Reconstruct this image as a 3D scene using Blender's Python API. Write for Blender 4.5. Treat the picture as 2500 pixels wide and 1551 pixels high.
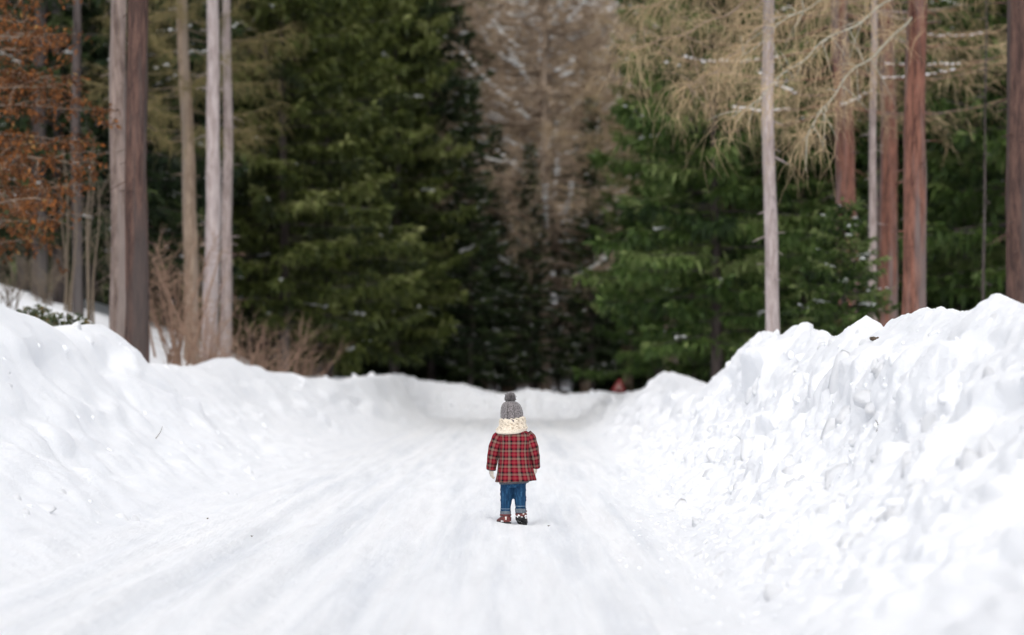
import bpy, math, random
import numpy as np
from mathutils import Vector, Matrix

for o in list(bpy.data.objects):
    bpy.data.objects.remove(o)
SC = bpy.context.scene
COL = SC.collection
PI = math.pi
F = 85.0 / 36.0 * 2500.0        # focal length in photograph pixels
CAMZ, HOR = 0.98, 940.0         # camera height, horizon row in the photograph
FOCUS = 17.3

# ------------------------------------------------------------------ camera
cam_d = bpy.data.cameras.new("camera")
cam_d.lens = 85.0
cam_d.sensor_width = 36.0
cam_d.shift_y = (HOR - 775.5) / 2500.0
cam_d.clip_start = 0.1
cam_d.clip_end = 2000.0
cam_d.dof.use_dof = True
cam_d.dof.focus_distance = FOCUS
cam_d.dof.aperture_fstop = 1.7
cam = bpy.data.objects.new("camera", cam_d)
COL.objects.link(cam)
cam.location = (0, 0, CAMZ)
cam.rotation_euler = (math.radians(90), 0, 0)
SC.camera = cam

# ------------------------------------------------------------------ sky, sun, exposure
SUN_EL, SUN_AZ = 50.0, 182.0     # azimuth clockwise from +Y (the view direction)
w = bpy.data.worlds.new("World")
SC.world = w
w.use_nodes = True
wn, wl = w.node_tree.nodes, w.node_tree.links
wn.clear()
sky = wn.new("ShaderNodeTexSky")
sky.sky_type = 'NISHITA'
sky.sun_disc = False
sky.sun_elevation = math.radians(SUN_EL)
sky.sun_rotation = math.radians(SUN_AZ)
sky.air_density = 1.0
sky.dust_density = 4.0
sky.ozone_density = 1.0
hsv = wn.new("ShaderNodeHueSaturation")
hsv.inputs["Saturation"].default_value = 0.3      # overcast: a nearly white sky
bg = wn.new("ShaderNodeBackground")
bg.inputs["Strength"].default_value = 0.15
wo = wn.new("ShaderNodeOutputWorld")
wl.new(sky.outputs[0], hsv.inputs["Color"])
wl.new(hsv.outputs[0], bg.inputs["Color"])
wl.new(bg.outputs[0], wo.inputs["Surface"])
sun_d = bpy.data.lights.new("sun", 'SUN')
sun_d.energy = 0.55
sun_d.angle = math.radians(60)
sun_d.color = (1.0, 0.96, 0.9)
sun = bpy.data.objects.new("sun", sun_d)
COL.objects.link(sun)
_az, _el = math.radians(SUN_AZ), math.radians(SUN_EL)
_dir = Vector((math.sin(_az) * math.cos(_el), math.cos(_az) * math.cos(_el), math.sin(_el)))
sun.rotation_euler = _dir.to_track_quat('Z', 'Y').to_euler()
SC.view_settings.view_transform = 'Standard'
SC.view_settings.look = 'None'
SC.view_settings.gamma = 1.0
SC.view_settings.use_curve_mapping = False
SC.view_settings.exposure = 0.31
SC.render.engine = 'CYCLES'
SC.cycles.use_denoising = True
SC.cycles.use_adaptive_sampling = True
SC.cycles.adaptive_threshold = 0.03
SC.cycles.max_bounces = 5
SC.cycles.diffuse_bounces = 4
SC.cycles.glossy_bounces = 2
SC.cycles.transparent_max_bounces = 4

# ------------------------------------------------------------------ helpers
def px(x, D):
    return (x - 1250.0) * D / F
def pz(y, D):
    return CAMZ + (HOR - y) * D / F

def tag(o, label=None, cat=None, group=None, kind=None):
    if label: o["label"] = label
    if cat: o["category"] = cat
    if group: o["group"] = group
    if kind: o["kind"] = kind
    return o

def mesh_np(name, V, faces, mats=None, smooth=False, tint=None, mat_idx=None, uv=None):
    """V: (n,3); faces: list of (m,k) int arrays."""
    V = np.ascontiguousarray(V, dtype=np.float32)
    me = bpy.data.meshes.new(name)
    if not isinstance(faces, (list, tuple)):
        faces = [faces]
    faces = [np.asarray(f, dtype=np.int32) for f in faces if len(f)]
    me.vertices.add(len(V))
    me.vertices.foreach_set("co", V.ravel())
    nl = sum(f.size for f in faces)
    nf = sum(len(f) for f in faces)
    me.loops.add(nl)
    me.loops.foreach_set("vertex_index", np.concatenate([f.ravel() for f in faces]))
    me.polygons.add(nf)
    tot = np.concatenate([np.full(len(f), f.shape[1], dtype=np.int32) for f in faces])
    start = np.concatenate([[0], np.cumsum(tot)[:-1]]).astype(np.int32)
    me.polygons.foreach_set("loop_start", start)
    if smooth:
        me.polygons.foreach_set("use_smooth", np.ones(nf, dtype=bool))
    if mat_idx is not None:
        me.polygons.foreach_set("material_index", np.asarray(mat_idx, dtype=np.int32))
    if tint is not None:
        a = me.attributes.new("tint", 'FLOAT', 'POINT')
        a.data.foreach_set("value", np.asarray(tint, dtype=np.float32))
    if uv is not None:
        ul = me.uv_layers.new(name="UVMap")
        li = np.concatenate([f.ravel() for f in faces])
        ul.data.foreach_set("uv", np.asarray(uv, dtype=np.float32)[li].ravel())
    for m in (mats or []):
        me.materials.append(m)
    me.update(calc_edges=True)
    return me

def obj(name, me, parent=None, loc=None):
    o = bpy.data.objects.new(name, me)
    COL.objects.link(o)
    if parent is not None:
        o.parent = parent
    if loc is not None:
        o.location = loc
    return o

class MB:
    """collects arrays of vertices and quads/tris"""
    def __init__(self):
        self.v, self.q, self.t, self.n, self.tint = [], [], [], 0, []
    def add(self, V, Q=None, T=None, tint=None):
        V = np.asarray(V, dtype=np.float64).reshape(-1, 3)
        if Q is not None and len(Q): self.q.append(np.asarray(Q, dtype=np.int64) + self.n)
        if T is not None and len(T): self.t.append(np.asarray(T, dtype=np.int64) + self.n)
        self.v.append(V)
        self.tint.append(np.full(len(V), 0.5) if tint is None else np.broadcast_to(tint, (len(V),)))
        self.n += len(V)
    def mesh(self, name, mats, smooth=False):
        fs = []
        if self.q: fs.append(np.concatenate(self.q))
        if self.t: fs.append(np.concatenate(self.t))
        return mesh_np(name, np.concatenate(self.v), fs, mats, smooth, np.concatenate(self.tint))

def tube(mb, P, Rr, seg=8, cap=True, tint=None, jitter=0.0, rng=None):
    P = np.asarray(P, float); Rr = np.broadcast_to(np.asarray(Rr, float), (len(P),))
    T = np.gradient(P, axis=0); T /= np.linalg.norm(T, axis=1)[:, None] + 1e-9
    ref = np.array([0, 1.0, 0]) if abs(T[:, 1]).max() < 0.9 else np.array([1.0, 0, 0])
    if abs(T @ ref).max() > 0.95: ref = np.array([0, 0, 1.0])
    A = np.cross(T, ref); A /= np.linalg.norm(A, axis=1)[:, None] + 1e-9
    B = np.cross(T, A)
    an = np.linspace(0, 2 * PI, seg, endpoint=False)
    rr = Rr[:, None] * np.ones((1, seg))
    if jitter and rng is not None:
        rr = rr * (1 + jitter * rng.standard_normal((len(P), seg)))
    V = P[:, None] + rr[..., None] * (np.cos(an)[None, :, None] * A[:, None] + np.sin(an)[None, :, None] * B[:, None])
    n = len(P)
    i = np.arange(n - 1)[:, None] * seg; j = np.arange(seg)[None, :]; j2 = (j + 1) % seg
    Q = np.stack([i + j, i + j2, i + seg + j2, i + seg + j], -1).reshape(-1, 4)
    V = V.reshape(-1, 3)
    Tt = []
    if cap:
        V = np.vstack([V, P[0], P[-1]])
        c0, c1 = n * seg, n * seg + 1
        jj = np.arange(seg); jj2 = (jj + 1) % seg
        Tt = np.concatenate([np.stack([np.full(seg, c0), jj2, jj], -1),
                             np.stack([np.full(seg, c1), (n - 1) * seg + jj, (n - 1) * seg + jj2], -1)])
    mb.add(V, Q, Tt, tint)

# gradient noise, vectorised
def _hash(ix, iy, iz, s):
    h = (ix * 374761393 + iy * 668265263 + iz * 2147483647 + s * 974711) & 0xFFFFFFFF
    h = ((h ^ (h >> 13)) * 1274126177) & 0xFFFFFFFF
    h = ((h ^ (h >> 16)) * 2246822519) & 0xFFFFFFFF
    return (h ^ (h >> 15)) & 0xFFFFFFFF

def vnoise(x, y, z=0.0, s=0):
    """gradient noise about -1..1"""
    x, y, z = np.broadcast_arrays(np.asarray(x, float), np.asarray(y, float), np.asarray(z, float))
    fx, fy, fz = np.floor(x), np.floor(y), np.floor(z)
    ix, iy, iz = fx.astype(np.int64), fy.astype(np.int64), fz.astype(np.int64)
    dx, dy, dz = x - fx, y - fy, z - fz
    u, v, w_ = [d * d * d * (d * (d * 6 - 15) + 10) for d in (dx, dy, dz)]
    def g(a, b, c):
        h = _hash(ix + a, iy + b, iz + c, s)
        th = (h & 0xFFFF) / 65536.0 * 2 * PI
        cz = ((h >> 16) & 0xFFFF) / 32768.0 - 1.0
        sz = np.sqrt(np.maximum(0, 1 - cz * cz))
        return np.cos(th) * sz * (dx - a) + np.sin(th) * sz * (dy - b) + cz * (dz - c)
    x00 = g(0,0,0) * (1-u) + g(1,0,0) * u
    x10 = g(0,1,0) * (1-u) + g(1,1,0) * u
    x01 = g(0,0,1) * (1-u) + g(1,0,1) * u
    x11 = g(0,1,1) * (1-u) + g(1,1,1) * u
    return 1.5 * ((x00 * (1-v) + x10 * v) * (1-w_) + (x01 * (1-v) + x11 * v) * w_)

def worley_blocks(x, y, z, s=0):
    """distance to the nearest jittered point, the gap to the second, and a tilted random plane per cell"""
    fx, fy, fz = np.floor(x).astype(np.int64), np.floor(y).astype(np.int64), np.floor(z).astype(np.int64)
    d1 = np.full(x.shape, 9.0); d2 = np.full(x.shape, 9.0); val = np.zeros(x.shape)
    for a in (-1, 0, 1):
        for b in (-1, 0, 1):
            for c in (-1, 0, 1):
                h = _hash(fx + a, fy + b, fz + c, s); h2 = _hash(fx + a, fy + b, fz + c, s + 7)
                jx = (h & 1023) / 1023.0; jy = ((h >> 10) & 1023) / 1023.0; jz = ((h >> 20) & 1023) / 1023.0
                ex, ey, ez = x - (fx + a + jx), y - (fy + b + jy), z - (fz + c + jz)
                d = np.sqrt(ex * ex + ey * ey + ez * ez)
                pl = (h2 & 1023) / 1023.0 - 0.5 + ex * (((h2 >> 10) & 1023) / 512.0 - 1) * 0.7 + ey * (((h2 >> 20) & 1023) / 512.0 - 1) * 0.7
                near = d < d1
                d2 = np.where(near, d1, np.minimum(d2, d)); val = np.where(near, pl, val); d1 = np.where(near, d, d1)
    return d1, d2 - d1, val

def sstep(a, b, x):
    t = np.clip((x - a) / (b - a), 0, 1)
    return t * t * (3 - 2 * t)

# ------------------------------------------------------------------ materials
def new_mat(name):
    m = bpy.data.materials.new(name)
    m.use_nodes = True
    nt = m.node_tree
    b = nt.nodes["Principled BSDF"]
    return m, nt, b

def N(nt, t, **kw):
    n = nt.nodes.new(t)
    for k, v in kw.items(): setattr(n, k, v)
    return n

def ramp(nt, stops, interp='LINEAR'):
    r = nt.nodes.new("ShaderNodeValToRGB")
    cr = r.color_ramp
    cr.interpolation = interp
    while len(cr.elements) < len(stops): cr.elements.new(0.5)
    for e, (p, c) in zip(cr.elements, stops):
        e.position = p; e.color = (c[0], c[1], c[2], 1)
    return r

def noise(nt, scale, detail=4, rough=0.55, vec=None):
    n = nt.nodes.new("ShaderNodeTexNoise")
    n.inputs["Scale"].default_value = scale; n.inputs["Detail"].default_value = detail; n.inputs["Roughness"].default_value = rough
    if vec is not None: nt.links.new(vec, n.inputs["Vector"])
    return n

def bump(nt, b, src, strength, dist):
    bp = nt.nodes.new("ShaderNodeBump")
    bp.inputs["Strength"].default_value = strength; bp.inputs["Distance"].default_value = dist
    nt.links.new(src, bp.inputs["Height"]); nt.links.new(bp.outputs[0], b.inputs["Normal"])

def mat_snow(name):
    m, nt, b = new_mat(name)
    tc = N(nt, "ShaderNodeTexCoord")
    n1 = noise(nt, 3.0, 6, 0.6, tc.outputs["Object"])
    r = ramp(nt, [(0.3, (0.88, 0.9, 0.935)), (0.7, (0.915, 0.927, 0.95))])
    nt.links.new(n1.outputs[0], r.inputs[0])
    # packed, driven snow in lengthwise bands
    mp = N(nt, "ShaderNodeMapping"); mp.inputs["Scale"].default_value = (3.4, 0.09, 1.0)
    nt.links.new(tc.outputs["Object"], mp.inputs[0])
    n3 = noise(nt, 1.0, 5, 0.62, mp.outputs[0])
    r3 = ramp(nt, [(0.36, (0.75, 0.775, 0.815)), (0.48, (0.845, 0.863, 0.89)), (0.6, (0.89, 0.9, 0.92))])
    nt.links.new(n3.outputs[0], r3.inputs[0])
    mp2 = N(nt, "ShaderNodeMapping"); mp2.inputs["Scale"].default_value = (9.0, 0.6, 1.0)
    nt.links.new(tc.outputs["Object"], mp2.inputs[0])
    n4 = noise(nt, 1.0, 4, 0.6, mp2.outputs[0])
    mr = N(nt, "ShaderNodeMapRange"); mr.inputs[1].default_value = 0.3; mr.inputs[2].default_value = 0.7; mr.inputs[3].default_value = 0.94; mr.inputs[4].default_value = 1.03
    nt.links.new(n4.outputs[0], mr.inputs[0])
    hs = N(nt, "ShaderNodeHueSaturation"); nt.links.new(mr.outputs[0], hs.inputs["Value"]); nt.links.new(r3.outputs[0], hs.inputs["Color"])
    at = N(nt, "ShaderNodeAttribute", attribute_name="tint")
    mx = N(nt, "ShaderNodeMix", data_type='RGBA')
    nt.links.new(at.outputs["Fac"], mx.inputs[0]); nt.links.new(r.outputs[0], mx.inputs[6]); nt.links.new(hs.outputs[0], mx.inputs[7])
    nt.links.new(mx.outputs[2], b.inputs["Base Color"])
    n2 = noise(nt, 40.0, 6, 0.7, tc.outputs["Object"])
    mp5 = N(nt, "ShaderNodeMapping"); mp5.inputs["Scale"].default_value = (34.0, 3.0, 1.0)
    nt.links.new(tc.outputs["Object"], mp5.inputs[0])
    n5 = noise(nt, 1.0, 3, 0.6, mp5.outputs[0])
    mu = N(nt, "ShaderNodeMath", operation='MULTIPLY'); nt.links.new(n5.outputs[0], mu.inputs[0]); nt.links.new(at.outputs["Fac"], mu.inputs[1])
    ad = N(nt, "ShaderNodeMath", operation='ADD'); nt.links.new(n2.outputs[0], ad.inputs[0]); nt.links.new(mu.outputs[0], ad.inputs[1])
    bump(nt, b, ad.outputs[0], 0.7, 0.022)
    b.inputs["Roughness"].default_value = 0.75
    b.inputs["Specular IOR Level"].default_value = 0.15
    return m

def mat_bark(name, dark, light, streak=1.0, lichen=None):
    m, nt, b = new_mat(name)
    tc = N(nt, "ShaderNodeTexCoord")
    mp = N(nt, "ShaderNodeMapping"); mp.inputs["Scale"].default_value = (13, 13, 2.2 * streak)
    nt.links.new(tc.outputs["Object"], mp.inputs[0])
    n1 = noise(nt, 1.0, 8, 0.75, mp.outputs[0])
    r = ramp(nt, [(0.38, dark), (0.5, tuple(0.5 * (d + l) for d, l in zip(dark, light))), (0.6, light)])
    nt.links.new(n1.outputs[0], r.inputs[0])
    mp2 = N(nt, "ShaderNodeMapping"); mp2.inputs["Scale"].default_value = (5, 5, 0.3)
    nt.links.new(tc.outputs["Object"], mp2.inputs[0])
    n2 = noise(nt, 1.0, 4, 0.6, mp2.outputs[0])
    mx = N(nt, "ShaderNodeMix", data_type='RGBA')
    lc = lichen or tuple(min(1, 0.6 * l + 0.06) for l in light)
    mx.inputs[7].default_value = (*lc, 1)
    r2 = ramp(nt, [(0.46, (0, 0, 0)), (0.58, (0.8, 0.8, 0.8))])
    nt.links.new(n2.outputs[0], r2.inputs[0])
    nt.links.new(r2.outputs[0], mx.inputs[0]); nt.links.new(r.outputs[0], mx.inputs[6])
    nt.links.new(mx.outputs[2], b.inputs["Base Color"])
    bump(nt, b, n1.outputs[0], 0.9, 0.03)
    b.inputs["Roughness"].default_value = 0.9
    b.inputs["Specular IOR Level"].default_value = 0.2
    return m

def mat_leaf(name, stops, transl=0.25, rough=0.6, spec=0.3, objvar=0.12):
    """stops over the per-spray 'tint' attribute, a little brightness change per tree"""
    m, nt, b = new_mat(name)
    at = N(nt, "ShaderNodeAttribute", attribute_name="tint")
    r = ramp(nt, stops)
    nt.links.new(at.outputs["Fac"], r.inputs[0])
    oi = N(nt, "ShaderNodeObjectInfo")
    hs = N(nt, "ShaderNodeHueSaturation")
    mr = N(nt, "ShaderNodeMapRange"); mr.inputs[3].default_value = 1 - objvar; mr.inputs[4].default_value = 1 + objvar
    nt.links.new(oi.outputs["Random"], mr.inputs[0]); nt.links.new(mr.outputs[0], hs.inputs["Value"])
    nt.links.new(r.outputs[0], hs.inputs["Color"])
    nt.links.new(hs.outputs[0], b.inputs["Base Color"])
    b.inputs["Roughness"].default_value = rough
    b.inputs["Specular IOR Level"].default_value = spec
    if transl:
        tr = N(nt, "ShaderNodeBsdfTranslucent"); nt.links.new(hs.outputs[0], tr.inputs[0])
        ms = N(nt, "ShaderNodeMixShader"); ms.inputs[0].default_value = transl
        nt.links.new(b.outputs[0], ms.inputs[1]); nt.links.new(tr.outputs[0], ms.inputs[2])
        nt.links.new(ms.outputs[0], nt.nodes["Material Output"].inputs[0])
    return m

def mat_plain(name, c1, c2, scale=20, rough=0.8, spec=0.25, bmp=0.0, bd=0.003):
    m, nt, b = new_mat(name)
    tc = N(nt, "ShaderNodeTexCoord")
    n1 = noise(nt, scale, 5, 0.65, tc.outputs["Object"])
    r = ramp(nt, [(0.35, c1), (0.65, c2)])
    nt.links.new(n1.outputs[0], r.inputs[0]); nt.links.new(r.outputs[0], b.inputs["Base Color"])
    b.inputs["Roughness"].default_value = rough; b.inputs["Specular IOR Level"].default_value = spec
    if bmp: bump(nt, b, n1.outputs[0], bmp, bd)
    return m

M = {}
M['snow'] = mat_snow("snow")
M['bough_snow'] = mat_plain("bough_snow", (0.72, 0.74, 0.75), (0.88, 0.89, 0.9), 15, 0.6, 0.4)
M['bark_grey'] = mat_bark("bark_grey", (0.17, 0.13, 0.12), (0.42, 0.35, 0.33))
M['bark_brown'] = mat_bark("bark_brown", (0.1, 0.07, 0.06), (0.31, 0.24, 0.21))
M['bark_pale'] = mat_bark("bark_pale", (0.25, 0.2, 0.19), (0.5, 0.43, 0.42))
M['bark_tan'] = mat_bark("bark_tan", (0.17, 0.12, 0.085), (0.38, 0.29, 0.22))
M['bark_red'] = mat_bark("bark_red", (0.075, 0.035, 0.028), (0.26, 0.12, 0.085), lichen=(0.17, 0.14, 0.135))
M['bark_dark'] = mat_bark("bark_dark", (0.035, 0.022, 0.02), (0.13, 0.075, 0.06), lichen=(0.07, 0.058, 0.055))
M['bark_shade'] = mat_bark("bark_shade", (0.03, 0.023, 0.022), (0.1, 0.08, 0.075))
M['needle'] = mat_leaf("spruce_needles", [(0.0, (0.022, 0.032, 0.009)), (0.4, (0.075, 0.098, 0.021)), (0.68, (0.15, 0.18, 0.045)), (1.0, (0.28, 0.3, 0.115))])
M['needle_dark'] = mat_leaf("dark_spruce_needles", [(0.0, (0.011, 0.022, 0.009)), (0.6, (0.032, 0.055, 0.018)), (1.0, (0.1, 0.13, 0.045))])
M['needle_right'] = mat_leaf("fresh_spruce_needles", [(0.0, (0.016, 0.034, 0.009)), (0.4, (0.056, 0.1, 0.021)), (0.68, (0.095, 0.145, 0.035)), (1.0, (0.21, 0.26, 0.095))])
M['larch_tan'] = mat_leaf("larch_twigs_tan", [(0.0, (0.18, 0.12, 0.07)), (0.5, (0.38, 0.28, 0.165)), (1.0, (0.58, 0.46, 0.29))], 0.15, 0.8, 0.1)
M['larch_pink'] = mat_leaf("larch_twigs_brown", [(0.0, (0.3, 0.22, 0.15)), (0.5, (0.55, 0.42, 0.3)), (1.0, (0.72, 0.57, 0.42))], 0.1, 0.8, 0.1)
M['larch_olive'] = mat_leaf("larch_twigs_olive", [(0.0, (0.1, 0.085, 0.035)), (0.5, (0.2, 0.17, 0.075)), (1.0, (0.34, 0.27, 0.13))], 0.15, 0.8, 0.1)
M['shrub'] = mat_leaf("shrub_twigs", [(0.0, (0.13, 0.08, 0.06)), (0.5, (0.26, 0.17, 0.125)), (1.0, (0.42, 0.3, 0.21))], 0.0, 0.85, 0.1)
M['shrub_dark'] = mat_leaf("dark_shrub_twigs", [(0.0, (0.07, 0.055, 0.045)), (0.5, (0.15, 0.12, 0.09)), (1.0, (0.26, 0.21, 0.15))], 0.0, 0.85, 0.1)
M['rust'] = mat_leaf("rust_leaves", [(0.0, (0.07, 0.032, 0.016)), (0.5, (0.17, 0.07, 0.025)), (0.85, (0.36, 0.125, 0.03)), (1.0, (0.36, 0.22, 0.08))], 0.3, 0.6, 0.2)
M['lichen'] = mat_plain("lichen_bark", (0.22, 0.2, 0.15), (0.5, 0.5, 0.42), 25, 0.9, 0.1, 0.8, 0.01)
M['bush_leaf'] = mat_leaf("bush_leaves", [(0.0, (0.02, 0.04, 0.012)), (0.6, (0.06, 0.075, 0.02)), (1.0, (0.16, 0.1, 0.03))], 0.2, 0.4, 0.5)

# ------------------------------------------------------------------ snow: road, banks, forest floor
def curve(pts):
    pts = sorted(pts)
    X = np.array([p[0] for p in pts]); Y = np.array([p[1] for p in pts])
    return lambda t: np.interp(t, X, Y)

RIGHT_CREST = [(2494, 736), (2450, 735), (2430, 732), (2414, 746), (2351, 759), (2295, 757), (2248, 765), (2176, 783), (2156, 812), (2152, 830), (2148, 812), (2113, 785),
               (2081, 803), (2057, 815), (2051, 826), (2017, 819), (1954, 802), (1938, 803), (1914, 827), (1875, 814), (1851, 823), (1831, 851), (1795, 882), (1771, 906),
               (1752, 942), (1720, 946), (1700, 936), (1680, 922), (1640, 908), (1622, 914), (1612, 938), (1590, 944), (1550, 955), (1520, 962)]
XR = 2.75
_r = []
for x, y in RIGHT_CREST:
    D = XR * F / (x - 1250)
    _r.append((D, pz(y, D)))
_r += [(5, 1.35), (10, 1.4), (-40, 1.3), (62, 0.75), (66, 0.72), (90, 0.7)]
_f = curve(_r); _t = np.arange(-40, 90, 0.05)                # humps and notches a little bolder than the mean line
_h = _f(_t); _k = np.ones(61) / 61.0
_s = np.convolve(np.pad(_h, 30, mode='edge'), _k, mode='valid')
_b = np.clip(_s + 1.9 * (_h - _s), 0.4, 1.75)
HR = lambda t: np.interp(t, _t, _b)
LEFT_CREST = [(0, 739), (38, 758), (83, 774), (118, 792), (130, 804), (136, 812), (142, 811), (154, 804), (177, 793), (207, 790), (242, 790), (260, 796), (272, 810), (281, 827),
              (292, 848), (297, 872), (319, 884), (337, 888), (354, 892), (384, 884), (422, 888), (458, 901), (473, 894), (517, 892), (546, 879), (566, 872), (579, 884),
              (603, 892), (629, 895), (650, 907), (709, 909), (760, 925), (800, 922), (830, 928), (870, 920), (920, 917), (955, 914)]
def xl_of(x):
    return -np.interp(x, [0, 560, 985], [4.4, 4.4, 2.75])
_l, _lx = [], []
for x, y in LEFT_CREST:
    D = -xl_of(x) * F / (1250 - x)
    _l.append((D, pz(y, D))); _lx.append((D, xl_of(x)))
_l += [(-40, 1.5), (10, 1.65), (18, 1.7), (57.6, 1.2), (58.6, 1.12), (59.3, 0.85), (60.0, 0.35), (60.6, -0.05), (90, -0.05)]
_lx += [(-40, -4.4), (59, -2.65), (90, -2.65)]
HL, XL = curve(_l), curve(_lx)
FOOT_L = curve([(-40, -2.4), (14, -2.4), (20, -2.35), (45, -2.35), (54, -2.1), (60, -1.7), (90, -1.7)])
FOOT_R = curve([(-40, 0.95), (10, 0.9), (16, 1.0), (25, 1.1), (40, 1.2), (60, 1.6), (90, 2.0)])
HF = curve([(-30, 1.2), (-4.0, 1.22), (px(985, 71.5), 1.3), (px(1020, 71.5), 1.12), (px(1060, 71.5), pz(931, 71.5)), (px(1100, 71.5), pz(936, 71.5)), (px(1160, 71.5), pz(946, 71.5)),
            (px(1205, 71.5), pz(960, 71.5)), (px(1245, 71.5), pz(961, 71.5)), (px(1290, 71.5), pz(949, 71.5)), (px(1330, 71.5), pz(955, 71.5)), (px(1380, 71.5), pz(964, 71.5)),
            (px(1420, 71.5), pz(962, 71.5)), (px(1460, 71.5), pz(955, 71.5)), (px(1500, 71.5), pz(960, 71.5)), (px(1560, 71.5), pz(955, 71.5)), (12, 1.1)])

S_U = np.array([-0.5, 0.0, 0.15, 0.32, 0.5, 0.66, 0.8, 0.92, 1.0, 1.12, 1.35, 1.8, 2.6])
S_R = np.array([0.0, 0.0, 0.06, 0.17, 0.33, 0.54, 0.78, 0.93, 1.0, 0.93, 0.72, 0.4, 0.1])
S_L = np.array([0.0, 0.0, 0.07, 0.19, 0.36, 0.55, 0.75, 0.93, 1.0, 0.985, 0.86, 0.5, 0.1])

def floor_h(X, Y):
    """snow level under the trees"""
    left = 0.55 + 3.6 * (1 - np.exp(-np.maximum(0, -X - 5.0) / 5.0)) * sstep(16, 30, Y) * (1 - 0.75 * sstep(58, 75, Y))
    h = left + 0.25 * vnoise(X * 0.35, Y * 0.35, 0, 3) + 0.1 * vnoise(X * 1.3, Y * 1.3, 0, 4)
    d = np.maximum(0, np.sqrt((X - 3) ** 2 * 0.25 + np.maximum(0, Y) ** 2) - 112)
    return h + 0.42 * d * (1 - np.exp(-d / 25.0)) * np.exp(-d / 260.0)

def snow_h(X, Y):
    uR = (X - FOOT_R(Y)) / (XR - FOOT_R(Y))
    uL = (FOOT_L(Y) - X) / (FOOT_L(Y) - XL(Y))
    fl = floor_h(X, Y)
    bR = HR(Y) * np.interp(uR, S_U, S_R)
    bL = HL(Y) * np.interp(uL, S_U, S_L)
    vF = (Y - 69.0) / 2.5
    bF = HF(X) * np.interp(vF, S_U, S_L)
    bank = np.maximum(np.maximum(bR, bL), bF)
    outside = np.clip(np.maximum(np.maximum(sstep(1.2, 2.2, uR), sstep(1.2, 2.2, uL) * sstep(61.5, 60, Y)), sstep(1.2, 2.0, vF)), 0, 1)
    z = np.maximum(bank, fl * outside - 1.0 * (1 - outside))
    z = np.maximum(z, -0.02)
    up = np.clip(np.maximum(np.maximum(uR, uL), vF), -1, 3)
    return z, up, uR, uL, vF

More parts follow.
